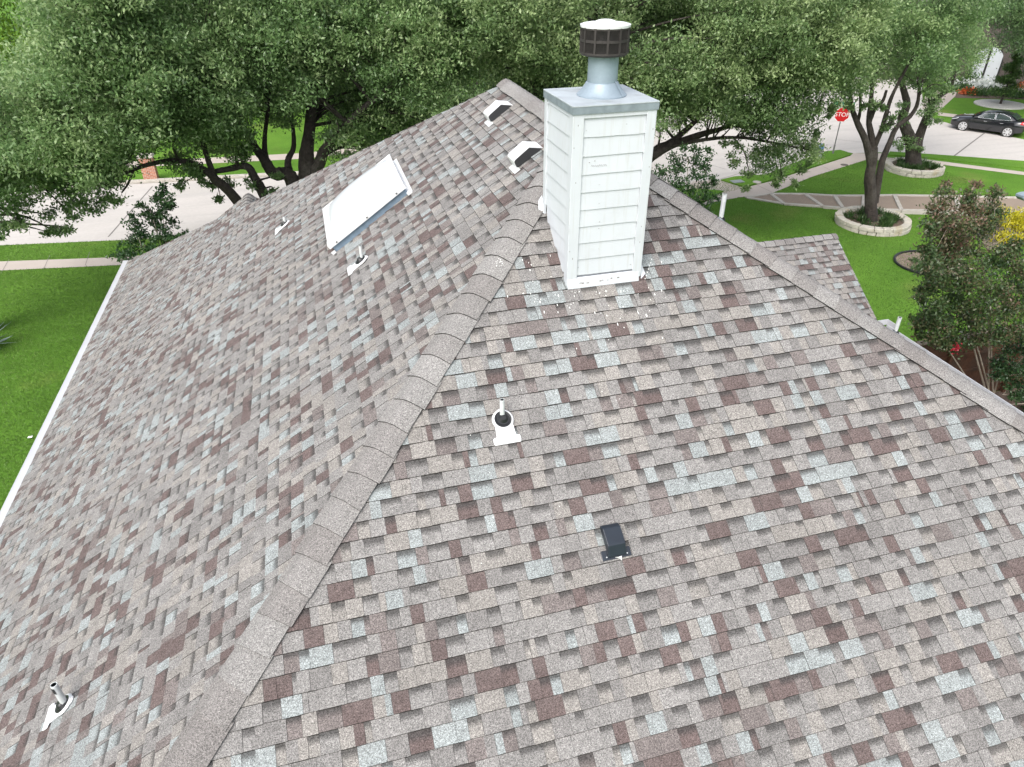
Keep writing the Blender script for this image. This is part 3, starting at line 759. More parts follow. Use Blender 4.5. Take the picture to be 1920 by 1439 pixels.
# ---------------- plumbing vent pipes with flashing and rubber boot
def vent_pipe(p, n, up_, ht, rad, label, lean=(0, 0), flash=True):
    F_ = frame_on(p, n, up_)
    f = MB(); out = []
    W, Lf = .20, .30
    if flash:
        prof = [(-.24, -.155), (-.24, .155), (-.205, .165), (-.165, .16), (-.155, .115), (.02, .105), (.09, .085), (.14, .04), (.15, 0), (.14, -.04), (.09, -.085), (.02, -.105), (-.155, -.115), (-.165, -.16), (-.205, -.165)]
        f.prism([(x*.84, y*.74, .013) for x, y in prof], (0, 0, .010))
        f.lathe([(.098, .022), (.088, .036), (.074, .040)], (.02, 0, 0), 24)
        for sx in (-1, 1): f.lathe([(.014, .022), (.011, .030)], (-.170, sx*.095, 0), 8)
    else: f.lathe([(rad*1.9, -.02), (rad*1.7, .03)], (0.02, 0, 0), 16)
    v = f.build('vent_pipe', M['white_metal'] if flash else M['galv'], house, local=HI @ F_, smooth=False, bevel=.003); v['label'] = label
    b = MB(); b.lathe([(.078, .036), (.074, .046), (.060, .044), (.056, .052), (.044, .052), (rad+.010, .066), (rad+.002, .074)], (.02, 0, 0), 24)
    b.build('rubber_boot', M['rubber'], v, smooth=True, local=HI @ F_)
    c = F_ @ Vector((.02, 0, .0)); q = MB(); tp_ = c + Vector((lean[0], lean[1], ht))
    q.tube([c, tp_], [rad, rad], 20, caps=False); q.tube([tp_, tp_ - (tp_-c)*.04], [rad*.74, rad*.74], 20, caps=False)
    for i in range(20):
        pass
    n0 = len(q.v) - 40
    for i in range(20):
        j = (i+1) % 20; q.f.append((20+i, 20+j, n0+j, n0+i)); q.mi.append(0)
    q.f.append(tuple(n0+20+i for i in range(20))); q.mi.append(0)
    q.build('pipe', M['pvc'], v, smooth=True, local=HI)
    return v, c, tp_
Uf = Vector((0, 1, tF)).normalized(); Ur = Vector((-1, 0, tR)).normalized()
vent_pipe(onF(943, 793), nF, Uf, .22, .021, 'short white pipe with a flashing plate on the camera side slope')
v, c, tp_ = vent_pipe(onL(121, 1326), nL, U, .30, .028, 'tall white pipe low on the left slope nearest the camera', lean=(0, 0))
lb = MB(); lb.box((-.0285, -.014, -.035), (-.0268, .014, .035), M=Matrix.Translation(c.lerp(tp_, .80)) @ Matrix.Rotation(R_(65), 4, 'Z')); lb.build('pipe_label', M['rubber'], v, local=HI)
vent_pipe(onL(677, 494), nL, U, .22, .020, 'white pipe on the left slope below the skylight')
vent_pipe(onL(534, 424), nL, U, .15, .026, 'grey vent stub on the far left slope beyond the skylight')
def on_right(px, py, x): 
    p = at_plane(px, py, (1, 0, 0), x); p.z = AP.z - tR*(x-AP.x); return p
vent_pipe(on_right(1352, 418, 6.6), nR, Ur, .47, .040, 'white pipe rising beyond the right hip near the chimney', flash=False)
vent_pipe(on_right(1680, 622, 10.6), nR, Ur, .36, .038, 'white pipe rising beside the right gutter', flash=False)

# ---------------- black exhaust hood
F_ = frame_on(onF(1150, 1022), nF, Uf)
pr = [(.17, .02), (.16, .055), (.13, .085), (-.015, .10), (-.10, .040), (-.10, .022), (-.02, .022)]
b = MB(); b.prism([(x, -.075, z) for x, z in pr], (0, .155, 0))
v = b.build('exhaust_hood', M['hood'], house, local=HI @ F_, bevel=.006); v['label'] = 'small black plastic exhaust hood low on the camera side slope'
b = MB(); b.box((-.115, -.125, .013), (-.035, .13, .020)); b.build('hood_base', M['hood'], v, local=HI @ F_, bevel=.004)
for sx in (-.09, .09): b = MB(); b.lathe([(.006, .020), (.005, .024)], (-.09, sx, 0), 8); b.build('base_screw', M['silver'], v, local=HI @ F_)
b = MB(); b.prism([(-.103, -.035, .028), (-.108, .0, .040), (-.104, .028, .034), (-.118, -.010, .022), (-.138, -.030, .018), (-.122, -.028, .022)], (0, 0, .004)); b.build('torn_liner', M['signwhite'], v, local=HI @ F_)

# ================================================================== TREES
def px_line(y, *pp): return [Y(px, py, y) for px, py in pp]
random.seed(101); RNG = np.random.default_rng(5)
# left live oak in the front yard (low forking, many trunks)
yA = 25.6; bA = Vector((Y(572, 500, yA).x, yA, 0))
limbsA = [([bA, Y(568, 400, yA), Y(575, 337, yA), Y(575, 287, yA), Y(581, 237, yA+.3), Y(590, 120, yA+.6), Y(585, 20, yA+1)], .46, .09),
          ([bA+Vector((.1, 0, .1)), Y(585, 350, yA), Y(600, 303, yA-.2), Y(618, 268, yA-.5), Y(680, 205, yA-1), Y(760, 140, yA-1.4)], .34, .06),
          ([bA+Vector((-.1, 0, .1)), Y(550, 346, yA), Y(512, 325, yA+.1), Y(494, 297, yA+.2), Y(475, 272, yA+.3), Y(440, 210, yA+.4), Y(400, 130, yA)], .32, .06),
          ([bA+Vector((-.05, .2, .1)), Y(546, 345, yA+.3), Y(540, 303, yA+.4), Y(551, 272, yA+.4), Y(545, 200, yA+.6)], .20, .05),
          ([Y(508, 322, yA+.1), Y(497, 290, yA+.3), Y(497, 250, yA+.4), Y(505, 190, yA+.5)], .14, .05),
          ([bA+Vector((-.2, -.1, .1)), Y(497, 372, yA-.4), Y(478, 335, yA-.5), Y(462, 312, yA-.6), Y(425, 318, yA-.7), Y(385, 326, yA-.8)], .22, .07),
          ([bA+Vector((-.3, -.2, .1)), Y(445, 377, yA-.8), Y(407, 340, yA-1), Y(386, 321, yA-1.1), Y(345, 303, yA-1.2), Y(290, 306, yA-1.3), Y(230, 326, yA-1.4)], .21, .05),
          ([Y(404, 337, yA-1), Y(390, 300, yA-1), Y(370, 240, yA-.8), Y(330, 160, yA-.5)], .12, .04),
          ([Y(252, 315, yA-1.4), Y(240, 345, yA-1.5), Y(228, 362, yA-1.6)], .05, .02)]
polyA = [(280, -70), (900, -70), (905, 60), (890, 140), (830, 195), (760, 215), (700, 240), (665, 255), (640, 230), (610, 200), (560, 195), (500, 215), (440, 230), (400, 250), (350, 260), (300, 250)]
lobA = poly_lobes(polyA, yA, 3.2, .82, 52, tone=.42, layers=3)
lobA += poly_lobes([(380, 240), (470, 235), (490, 270), (440, 300), (385, 290)], yA-.6, .8, .42, 40, tone=.42, layers=2)
lobA += poly_lobes([(600, 215), (690, 235), (720, 265), (680, 300), (640, 315), (612, 280)], yA-.8, 1.0, .45, 44, tone=.45, layers=2)
lobA += poly_lobes([(700, 225), (830, 200), (870, 200), (850, 240), (770, 265), (715, 275)], yA+.2, 1.0, .40, 42, tone=.35, layers=2)
lobA += poly_lobes([(310, 300), (370, 290), (385, 320), (350, 335), (320, 325)], yA-1.2, .6, .30, 28, tone=.42, layers=2)
lobA += [(tuple(Y(px, py, yA-.8)), (r, r, r), .36) for px, py, r in ((397, 352, .16), (380, 338, .2), (340, 345, .18), (425, 345, .2), (415, 375, .12), (470, 345, .18), (510, 362, .18), (455, 290, .3), (533, 225, .35), (520, 330, .12))]
tree('oak_tree', 'wide live oak left of the ridge with many dark low forking trunks', 'tree', 'live oaks around the house', tuple(bA), limbsA, lobA, L_OAK, per_area=8.5)
# second oak further left, branches hanging over the street
y2 = 24.2; b2 = Vector((Y(-60, 600, y2).x, y2+.5, 0))
limbs2 = [([b2, Y(-60, 420, y2), Y(-30, 300, y2), Y(40, 180, y2), Y(120, 60, y2)], .40, .08),
          ([Y(-50, 380, y2), Y(60, 290, y2-.3), Y(160, 270, y2-.5), Y(240, 300, y2-.7)], .2, .04), ([Y(-40, 330, y2), Y(90, 230, y2+.3), Y(220, 160, y2+.4)], .2, .04)]
poly2 = [(-140, 230), (-60, 200), (40, 140), (66, 85), (72, 30), (60, -70), (300, -70), (330, 60), (300, 160), (280, 230), (250, 280), (190, 310), (120, 320), (60, 330), (0, 350), (-140, 380)]
lob2 = poly_lobes(poly2, y2, 3.0, .82, 52, tone=.46, layers=3)
lob2 += poly_lobes([(60, 320), (240, 300), (240, 340), (200, 385), (130, 390), (80, 370)], y2-.6, .9, .40, 40, tone=.36, layers=2)
lob2 += [(tuple(Y(px, py, y2-.8)), (r, r, r*1.2), .34) for px, py, r in ((100, 405, .28), (120, 425, .2), (90, 435, .14), (135, 405, .2), (180, 395, .22), (225, 372, .25), (20, 385, .32), (5, 400, .3), (40, 365, .35), (155, 380, .3), (105, 450-15, .12), (210, 345, .3), (30, 410, .16))]
lob2 += [(tuple(Y(px, py, y2-1.6)), (.3, .3, .10), .40) for px, py in ((0, 440), (-25, 432), (22, 428), (42, 420))]
tree('oak_tree', 'live oak at the left edge with branch tips hanging low over the pale street', 'tree', 'live oaks around the house', tuple(b2), limbs2, lob2, L_OAK, per_area=8.5)
# oak behind the chimney
yB_ = 24.6; bB = Vector((Y(1140, 520, yB_).x, yB_, 0))
limbsB = [([bB, Y(1150, 400, yB_), Y(1160, 300, yB_), Y(1150, 200, yB_), Y(1120, 60, yB_)], .42, .08),
          ([Y(1150, 400, yB_), Y(1195, 320, yB_), Y(1245, 280, yB_+.1), Y(1310, 254, yB_+.3), Y(1370, 236, yB_+.6), Y(1450, 200, yB_+.9)], .26, .05),
          ([Y(1172, 345, yB_), Y(1225, 285, yB_+.2), Y(1265, 262, yB_+.3), Y(1330, 205, yB_+.5), Y(1400, 150, yB_+.8)], .20, .05),
          ([Y(1250, 277, yB_+.1), Y(1310, 264, yB_-.2), Y(1380, 258, yB_-.4), Y(1450, 268, yB_-.7), Y(1500, 278, yB_-.8), Y(1545, 285, yB_-.9)], .09, .02),
          ([Y(1370, 236, yB_+.6), Y(1430, 240, yB_), Y(1490, 235, yB_-.4), Y(1530, 215, yB_-.5)], .07, .02), ([Y(1375, 258, yB_-.5), Y(1395, 285, yB_-.8), Y(1405, 325, yB_-.9)], .04, .012), ([Y(1450, 268, yB_-.7), Y(1462, 300, yB_-.9), Y(1465, 335, yB_-.9)], .04, .012),
          ([Y(1155, 340, yB_), Y(1060, 220, yB_), Y(980, 140, yB_+.3), Y(920, 60, yB_+.5)], .2, .05)]
polyB = [(880, -70), (1640, -70), (1655, 40), (1640, 95), (1600, 140), (1560, 170), (1530, 200), (1480, 205), (1420, 215), (1350, 195), (1280, 200), (1230, 225), (1100, 260), (1000, 240), (950, 200), (900, 170)]
lobB = poly_lobes(polyB, yB_, 3.2, .82, 52, tone=.50, layers=3)
lobB += poly_lobes([(1340, 205), (1440, 215), (1510, 200), (1535, 210), (1535, 270), (1505, 310), (1440, 300), (1390, 260), (1350, 230)], yB_-.6, 1.1, .46, 40, tone=.42, layers=3)
lobB += poly_lobes([(1230, 120), (1420, 120), (1440, 200), (1340, 225), (1235, 235)], yB_+1.5, 1.2, .6, 44, tone=.42, layers=2)
lobB += poly_lobes([(1430, -20), (1600, -20), (1630, 60), (1615, 110), (1560, 140), (1470, 130), (1430, 70)], yB_-3.0, .8, .55, 44, tone=.74, layers=1)
lobB += poly_lobes([(940, -30), (1100, -30), (1090, 80), (1000, 130), (930, 90)], yB_-2.8, .8, .55, 48, tone=.66, layers=1)
lobB += [(tuple(Y(px, py, yB_-.9)), (r, r, r*1.3), .42) for px, py, r in ((1380, 285, .25), (1400, 320, .22), (1398, 350, .12), (1375, 305, .2), (1440, 315, .3), (1460, 330, .22), (1480, 300, .35), (1505, 320, .2), (1520, 280, .3), (1535, 250, .18), (1556, 214, .13), (1560, 204, .10), (1455, 345, .12), (1520, 310, .15), (1590, 200, .16), (1490, 345, .1), (1415, 300, .25), (1360, 270, .2))]
tree('oak_tree', 'large live oak right behind the chimney flue with pale grey green leaves', 'tree', 'live oaks around the house', tuple(bB), limbsB, lobB, L_OAK2, per_area=8.5)
# right yard oak in the stone ring
cC = G(1634, 421); yC = cC.y
limbsC = [([Vector((cC.x, yC, -.05)), Y(1633, 385, yC), Y(1631, 335, yC), Y(1636, 300, yC), Y(1637, 278, yC)], .29, .18),
          ([Y(1634, 320, yC), Y(1624, 268, yC), Y(1606, 228, yC+.1), Y(1597, 200, yC+.2), Y(1592, 165, yC+.3), Y(1570, 90, yC+.4)], .17, .05),
          ([Y(1637, 300, yC), Y(1634, 258, yC+.1), Y(1629, 225, yC+.2), Y(1634, 180, yC+.3), Y(1640, 90, yC+.4)], .17, .06),
          ([Y(1630, 228, yC+.2), Y(1640, 205, yC), Y(1655, 190, yC-.1), Y(1662, 170, yC-.2)], .11, .05),
          ([Y(1640, 275, yC), Y(1655, 237, yC-.1), Y(1667, 195, yC-.2), Y(1680, 165, yC-.3), Y(1720, 90, yC-.3)], .12, .05),
          ([Y(1640, 380, yC), Y(1650, 322, yC), Y(1655, 300, yC), Y(1668, 268, yC), Y(1682, 238, yC), Y(1706, 219, yC), Y(1720, 195, yC), Y(1724, 160, yC)], .17, .06),
          ([Y(1608, 230, yC+.1), Y(1613, 205, yC), Y(1612, 165, yC)], .08, .04)]
polyC = [(1560, -70), (1790, -70), (1830, 0), (1835, 60), (1815, 110), (1780, 130), (1740, 145), (1700, 150), (1640, 150), (1590, 150), (1545, 130), (1530, 60)]
lobC = poly_lobes(polyC, yC, 2.6, .80, 46, tone=.44)
lobC += poly_lobes([(1560, 150), (1640, 155), (1720, 150), (1790, 140), (1800, 165), (1750, 185), (1690, 165), (1610, 175), (1570, 175)], yC-.2, 1.0, .40, 32, tone=.42, layers=2)
lobC += [(tuple(Y(px, py, yC-.3)), (r, r, r), .38) for px, py, r in ((1668, 222, .16), (1660, 240, .14), (1672, 235, .16), (1640, 195, .2), (1580, 185, .3), (1655, 205, .12), (1622, 200, .12), (1775, 165, .3), (1740, 180, .2))]
tree('oak_tree', 'tall oak with a bare five way forked trunk rising from the nearer stone ring', 'tree', 'live oaks around the house', (cC.x, yC, 0), limbsC, lobC, L_OAK, per_area=8.5)
cD = G(1712, 320); yD = cD.y
limbsD = [([Vector((cD.x, yD, -.05)), Y(1712, 300, yD), Y(1710, 275, yD), Y(1700, 245, yD), Y(1692, 222, yD), Y(1700, 195, yD), Y(1692, 160, yD), Y(1680, 90, yD)], .46, .10),
          ([Y(1714, 312, yD), Y(1719, 275, yD), Y(1729, 242, yD), Y(1742, 210, yD), Y(1757, 185, yD), Y(1785, 165, yD)], .33, .10),
          ([Y(1745, 205, yD), Y(1743, 180, yD), Y(1740, 130, yD)], .15, .06)]
lobD = poly_lobes([(1660, -60), (1850, -60), (1845, 60), (1800, 120), (1740, 140), (1680, 140), (1640, 60)], yD+.3, 2.2, 1.1, 60, tone=.38)
lobD += [(tuple(Y(px, py, yD-.3)), (r, r, r), .36) for px, py, r in ((1745, 190, .4), (1735, 205, .35), (1750, 215, .3), (1755, 200, .35), (1738, 225, .3), (1692, 210, .25), (1690, 228, .25), (1694, 195, .25), (1700, 262, .3), (1680, 268, .25), (1712, 270, .3), (1690, 280, .15), (1722, 282, .2), (1760, 232, .2), (1755, 175, .4), (1770, 165, .4))]
tree('oak_tree', 'thick ivy clad oak rising from the farther stone ring by the side street', 'tree', 'live oaks around the house', (cD.x, yD, 0), limbsD, lobD, L_OAK, per_area=8)
# trees over the side street and beyond the front street
def far_tree(px, yy, rad, htop, label, lm=L_BG, tone=.42, zlow=2.0, leaf=(.26, .12)):
    x = Y(px, 100, yy).x; base = Vector((x, yy, 0)); lob = []
    for i in range(int(26*(rad/4)**2)):
        a = random.uniform(0, 2*math.pi); z = random.uniform(zlow, htop); rr = rad*math.sqrt(max(.08, 1-((z-zlow)/(htop-zlow)*1.7-.65)**2))*math.sqrt(random.random())
        q = rad*.30*random.uniform(.7, 1.2); lob.append(((x+rr*math.cos(a), yy+rr*math.sin(a), z), (q, q, q*.8), tone+random.uniform(-.12, .12)))
    limbs = [([base, base+Vector((.1, 0, zlow+1)), base+Vector((-.1, .1, htop*.8))], .32, .08)] + [([base+Vector((0, 0, zlow)), base+Vector((rad*.4*math.cos(q), rad*.4*math.sin(q), zlow+2)), base+Vector((rad*.7*math.cos(q), rad*.7*math.sin(q), htop*.7))], .16, .04) for q in (.4, 2.3, 4.4)]
    return tree('shade_tree', label, 'tree', 'shade trees beyond the streets', tuple(base), limbs, lob, lm, leaf=leaf, per_area=3.6, leaves=34, crad=.5)
far_tree(-40, 52, 5.2, 11.5, 'lime green tree across the street at the top left corner', L_LIME, .4)
far_tree(230, 56, 5.5, 12, 'dark tree across the front street behind the leftmost oak')
far_tree(470, 60, 5.5, 12, 'dark tree across the front street behind the forking oak')
far_tree(700, 54, 5.5, 11.5, 'bushy tree across the front street left of the ridge end', zlow=1.5)
far_tree(850, 47, 4.5, 10.5, 'bushy tree across the front street just left of the ridge end', zlow=1.0)
far_tree(1010, 52, 6, 12, 'tree across the front street behind the flue hood', zlow=1.5)
far_tree(1250, 60, 6, 12, 'tree across the front street right of the flue hood', zlow=2)
far_tree(1450, 66, 6.5, 13, 'tree far off beyond the stop sign corner', zlow=3)
far_tree(1600, 80, 7, 14, 'farthest tree beyond the street corner', zlow=4.5)
far_tree(1720, 90, 7, 14, 'far tree beyond the corner above the side driveway', zlow=4.5)
# dark hanging crown at the top right, in the yard over the side street
cE = G(2010, 205); yE = cE.y
limbsE = [([Vector((cE.x, yE, 0)), Y(2005, 140, yE), Y(1990, 60, yE), Y(1960, 0, yE)], .35, .1), ([Y(2000, 110, yE), Y(1950, 60, yE), Y(1910, 20, yE)], .14, .04)]
lobE = poly_lobes([(1855, -60), (2080, -60), (2080, 130), (1945, 125), (1915, 100), (1895, 60), (1872, 20)], yE, 2.5, 1.3, 42, tone=.22)
tree('shade_tree', 'very dark drooping tree hanging into the top right corner', 'tree', 'shade trees beyond the streets', (cE.x, yE, 0), limbsE, lobE, L_BG, leaf=(.22, .08), per_area=6, leaves=36, crad=.4, droop=.7)

# ---------------- shrubs
def shrub(name, label, cat, base, lobes, lm, leaf, stems, per_area=30, leaves=30, crad=.16, bark='palebark', group=None, sr=.03, up=.35, k=1.0):
    base = Vector(base); lobes = [(c, tuple(x*k for x in r), t) for c, r, t in lobes]; limbs = [([base + Vector((random.uniform(-.15, .15), random.uniform(-.15, .15), 0)), base.lerp(Vector(s), .5)+Vector((random.uniform(-.15, .15), 0, .15)), Vector(s)], sr, sr*.25) for s in stems]
    return tree(name, label, cat, group, tuple(base), limbs, lobes, lm, leaf=leaf, per_area=per_area, leaves=leaves, crad=crad, bark=bark, up=up, shell=.35)
def plobes(y, *pp, tone=.4): return [(tuple(Y(px, py, y+random.uniform(-.35, .35))), (r, r, r*1.1), tone+random.uniform(-.1, .1)) for px, py, r in pp]
ys = 21.6; bs = Vector((Y(285, 470, ys).x, ys, 0))
lob = plobes(ys, (306, 350, .07), (303, 358, .10), (300, 368, .13), (318, 372, .12), (322, 388, .15), (268, 385, .10), (300, 380, .18), (308, 400, .22), (315, 385, .18), (270, 395, .18), (285, 410, .26), (295, 430, .3), (320, 415, .2), (250, 425, .22), (245, 410, .14), (262, 440, .28), (285, 455, .3), (240, 470, .3), (225, 480, .22), (265, 475, .35), (300, 470, .3), (320, 455, .2), (335, 448, .14), (348, 440, .10), (310, 440, .2), (238, 488, .2), (295, 400, .15), (250, 455, .25))
shrub('crape_myrtle', 'dark green shrub standing at the far left roof corner', 'shrub', bs, lob, L_SHRUB, (.10, .055), [Y(302, 380, ys), Y(255, 430, ys), Y(330, 450, ys), Y(285, 400, ys)], per_area=17, leaves=30, crad=.08, k=.95)
ys = 21.0; bs = Vector((Y(1290, 400, ys).x, ys, 0))
lob = plobes(ys, (1285, 285, .18), (1300, 278, .15), (1265, 295, .2), (1310, 290, .2), (1330, 285, .10), (1275, 310, .28), (1300, 310, .3), (1325, 305, .18), (1250, 325, .28), (1235, 320, .16), (1228, 330, .12), (1280, 335, .35), (1310, 335, .3), (1335, 335, .12), (1262, 350, .32), (1295, 358, .35), (1320, 355, .25), (1338, 345, .12), (1275, 372, .35), (1305, 380, .35), (1330, 375, .22), (1345, 372, .12), (1290, 395, .3), (1320, 395, .25), (1318, 318, .2))
shrub('crape_myrtle', 'dark green shrub just beyond the right hip beside the chimney', 'shrub', bs, lob, L_SHRUB, (.10, .055), [Y(1290, 300, ys), Y(1250, 325, ys), Y(1325, 310, ys), Y(1310, 340, ys)], per_area=17, leaves=30, crad=.08, k=.95)
# reddish crape myrtle by the fence, several stems
ym = 11.7; bm_ = Vector((Y(1800, 900, ym).x, ym, 0))
lob = plobes(ym, (1772, 350, .10), (1770, 375, .2), (1760, 400, .25), (1775, 420, .28), (1765, 445, .3), (1830, 345, .08), (1825, 362, .14), (1815, 385, .22), (1830, 400, .25), (1870, 355, .10), (1865, 375, .18), (1860, 400, .25), (1850, 425, .28), (1800, 420, .3), (1820, 440, .3), (1790, 450, .35), (1750, 430, .2), (1780, 480, .35), (1820, 480, .32), (1760, 490, .28), tone=.54)
lob += plobes(ym-.6, (1750, 520, .3), (1790, 520, .38), (1830, 515, .38), (1870, 500, .34), (1890, 480, .28), (1905, 460, .2), (1910, 500, .35), (1900, 540, .4), (1860, 550, .42), (1815, 555, .42), (1770, 560, .35), (1745, 575, .28), (1735, 600, .22), (1765, 600, .34), (1800, 600, .4), (1840, 595, .42), (1885, 590, .42), (1920, 570, .4), (1760, 630, .28), (1790, 640, .34), (1830, 635, .36), (1870, 630, .36), (1912, 625, .34), (1722, 560, .16), (1735, 540, .2), (1718, 600, .18), (1722, 625, .16), (1742, 625, .24), (1745, 490, .25), (1738, 460, .18), (1742, 425, .16), (1770, 648, .16), tone=.34)
shrub('crape_myrtle', 'tall crape myrtle with reddish brown shoots in front of the wooden fence', 'tree', bm_, lob, L_MYRTLE, (.085, .040), [Y(1770, 400, ym), Y(1825, 390, ym), Y(1865, 390, ym), Y(1800, 560, ym), Y(1885, 580, ym), Y(1740, 600, ym)], per_area=33, leaves=42, crad=.10, sr=.03, k=.86)
yn = 11.2; bn = Vector((Y(1935, 900, yn).x, yn, 0))
lob = plobes(yn, (1900, 660, .25), (1925, 650, .3), (1890, 690, .3), (1915, 700, .35), (1940, 690, .4), (1895, 720, .2), (1925, 730, .25), (1945, 650, .35), (1950, 730, .3), (1875, 680, .2), (1870, 705, .16), (1905, 745, .18), (1930, 760, .2), tone=.30)
shrub('crape_myrtle', 'darker green crape myrtle low at the right edge before the fence', 'tree', bn, lob, L_SHRUB, (.085, .04), [Y(1900, 690, yn), Y(1930, 680, yn), Y(1870, 760, yn), Y(1880, 740, yn)], per_area=27, leaves=40, crad=.11, sr=.03, k=.85)
fl_ = G(1793, 660); P = np.array(Y(1795, 652, ym-1.0))[None, :] + RNG.normal(size=(60, 3))*np.array([.04, .04, .08])
o = leaf_mesh('blossom', P - np.array(bm_), .05, .04, RNG.uniform(.2, .8, 60), leaf_mat('crimson_petals', (.35, .01, .03), (.5, .02, .05), (.6, .06, .1)), [q for q in bpy.data.objects if q.get('label', '').startswith('tall crape')][0])
# golden and mauve plants by the neighbour's walk
yg = G(1900, 430)
def clump(name, label, cat, px, py, r, n, lm, leaf=(.16, .05), up=.8, hgt=.4, group=None, axis=None):
    c = G(px, py); k = n
    P = RNG.normal(size=(k, 3))*np.array([r*.5, r*.5, hgt*.3]); P[:, 2] = np.abs(P[:, 2])
    o = leaf_mesh(name, P, leaf[0], leaf[1], .5+RNG.normal(0, .22, k), lm, None, up=up); o.location = c; tag(o, label, cat, group); return o
clump('golden_shrub', 'bright yellow feathery shrub at the right edge beside the path', 'shrub', 1908, 425, 1.1, 3800, L_YELLOW, (.20, .045), hgt=.75)
clump('golden_shrub', 'smaller yellow sprawling shrub just below the big yellow one', 'shrub', 1890, 452, .65, 1300, L_YELLOW, (.18, .04), hgt=.4)
clump('mauve_plant', 'greyish purple low plant left of the yellow shrub', 'plant', 1878, 420, .8, 1200, L_PURPLE, (.16, .04), hgt=.4)
clump('mauve_plant', 'grey mauve sprawling plant in the gravel below the path', 'plant', 1862, 442, .8, 1000, L_PURPLE, (.16, .04), hgt=.3)
clump('bed_plant', 'small green plant in the round mulch bed', 'plant', 1728, 508, .35, 420, L_LIRIOPE, (.14, .04), hgt=.25)
clump('bed_plant', 'pale green sprig at the top of the round mulch bed', 'plant', 1716, 492, .25, 200, L_LIRIOPE, (.12, .03), hgt=.2)
sheet('gravel_bed', gp((1850, 470), (1830, 430), (1850, 402), (1960, 404), (1960, 470), (1915, 455)), .012, M['bedmulch'])

# ---------------- round bed with black edging
bc = (G(1687, 500) + G(1800, 492))*.5; br = (G(1687, 500) - G(1800, 492)).length*.5
rb = MB(); rb.face([(bc.x+br*math.cos(R_(a)), bc.y+br*.95*math.sin(R_(a)), .02) for a in range(0, 360, 8)]); o = rb.build('mulch_bed', M['bedmulch']); o['kind'] = 'structure'
eb = MB(); q = [(bc.x+(br+.02)*math.cos(R_(a)), bc.y+(br+.02)*.95*math.sin(R_(a)), .05) for a in range(0, 366, 6)]; eb.tube(q, [.05]*len(q), 6)
tag(eb.build('bed_edging', M['edge']), 'black edging strip curved round the mulch bed on the right lawn', 'edging')

# ---------------- stone tree rings
def stone_ring(c, rad, label, seed):
    random.seed(seed); root = empty('stone_ring', (c.x, c.y, 0)); tag(root, label, 'stone ring', 'stone rings round the oaks')
    b = MB()
    for row in range(2):
        a = random.uniform(0, 20)
        a_end = a + 360
        while a < a_end - 4:
            st = random.uniform(12, 24); st = min(st, a_end-a); a2 = a + st - 1.0
            r0, r1 = rad-.17+random.uniform(-.02, .02), rad+.17+random.uniform(-.03, .03); z0, z1 = row*.17+.005*row, row*.17+.165+random.uniform(-.012, .012)
            seg = 4; p0 = []
            for k in range(seg+1): q = R_(a+(a2-a)*k/seg); p0.append((r1*math.cos(q), r1*math.sin(q), z0))
            for k in range(seg, -1, -1): q = R_(a+(a2-a)*k/seg); p0.append((r0*math.cos(q), r0*math.sin(q), z0))
            b.prism(p0, (0, 0, z1-z0)); a += st
    b.build('stone_blocks', M['stone'], root, bevel=.018)
    s = MB(); s.face([((rad-.1)*math.cos(R_(q)), (rad-.1)*math.sin(R_(q)), .20) for q in range(0, 360, 12)]); s.build('mulch_fill', M['mulch'], root)
    n = 1500; ang = RNG.uniform(0, 2*math.pi, n); k = 16
    cl = RNG.uniform(0, 2*math.pi, k); cr = RNG.uniform(.5, rad-.25, k); i = RNG.integers(0, k, n)
    P = np.c_[cr[i]*np.cos(cl[i]), cr[i]*np.sin(cl[i]), np.full(n, .2)] + RNG.normal(size=(n, 3))*np.array([.11, .11, .03])
    o = leaf_mesh('border_grass', P, .34, .035, .45+RNG.normal(0, .2, n), L_LIRIOPE, root, up=1.3); o['kind'] = 'stuff'
rr = (G(1568, 425) - G(1692, 427)).length*.5
stone_ring(cC, rr*.98, 'round cream stone ring on the lawn, the nearer one', 61)
rr2 = (G(1664, 323) - G(1759, 325)).length*.5
stone_ring(cD, rr2*.98, 'round cream stone ring by the side street, the farther one', 62)

# ---------------- fence
fz = 2.15; fy_ = 12.5; fx0, fx1 = 12.9, 24.0
fen = empty('wooden_fence', ((fx0+fx1)/2, fy_, 0)); tag(fen, 'red brown board fence with a flat cap behind the crape myrtles', 'fence')
fi = Matrix.Translation(-Vector(((fx0+fx1)/2, fy_, 0))); b = MB(); x = fx0; random.seed(4)
while x < fx1:
    wd = .14; dz = random.uniform(-.01, .01); b.box((x, fy_+random.uniform(0, .006), .04), (x+wd-.006, fy_+.022+random.uniform(0, .004), fz-.03+dz)); x += wd
b.build('board_panel', M['fence'], fen, local=fi)
for z in (.35, .95, 1.5):
    b = MB(); b.box((fx0, fy_-.045, z), (fx1, fy_-.003, z+.09)); b.build('rail', M['fence'], fen, local=fi)
for k in range(5):
    x = fx0 + .1 + k*2.4; b = MB(); b.box((x, fy_-.14, 0), (x+.09, fy_-.05, fz-.04)); b.build('post', M['fence'], fen, local=fi)
b = MB(); b.box((fx0, fy_-.10, fz-.02), (fx1, fy_+.07, fz+.02)); b.build('cap_rail', M['fencecap'], fen, local=fi)

sheet('fence_bed', [(11.6, 6), (24, 6), (24, 12.45), (11.6, 12.45)], .07, M['mulch'])
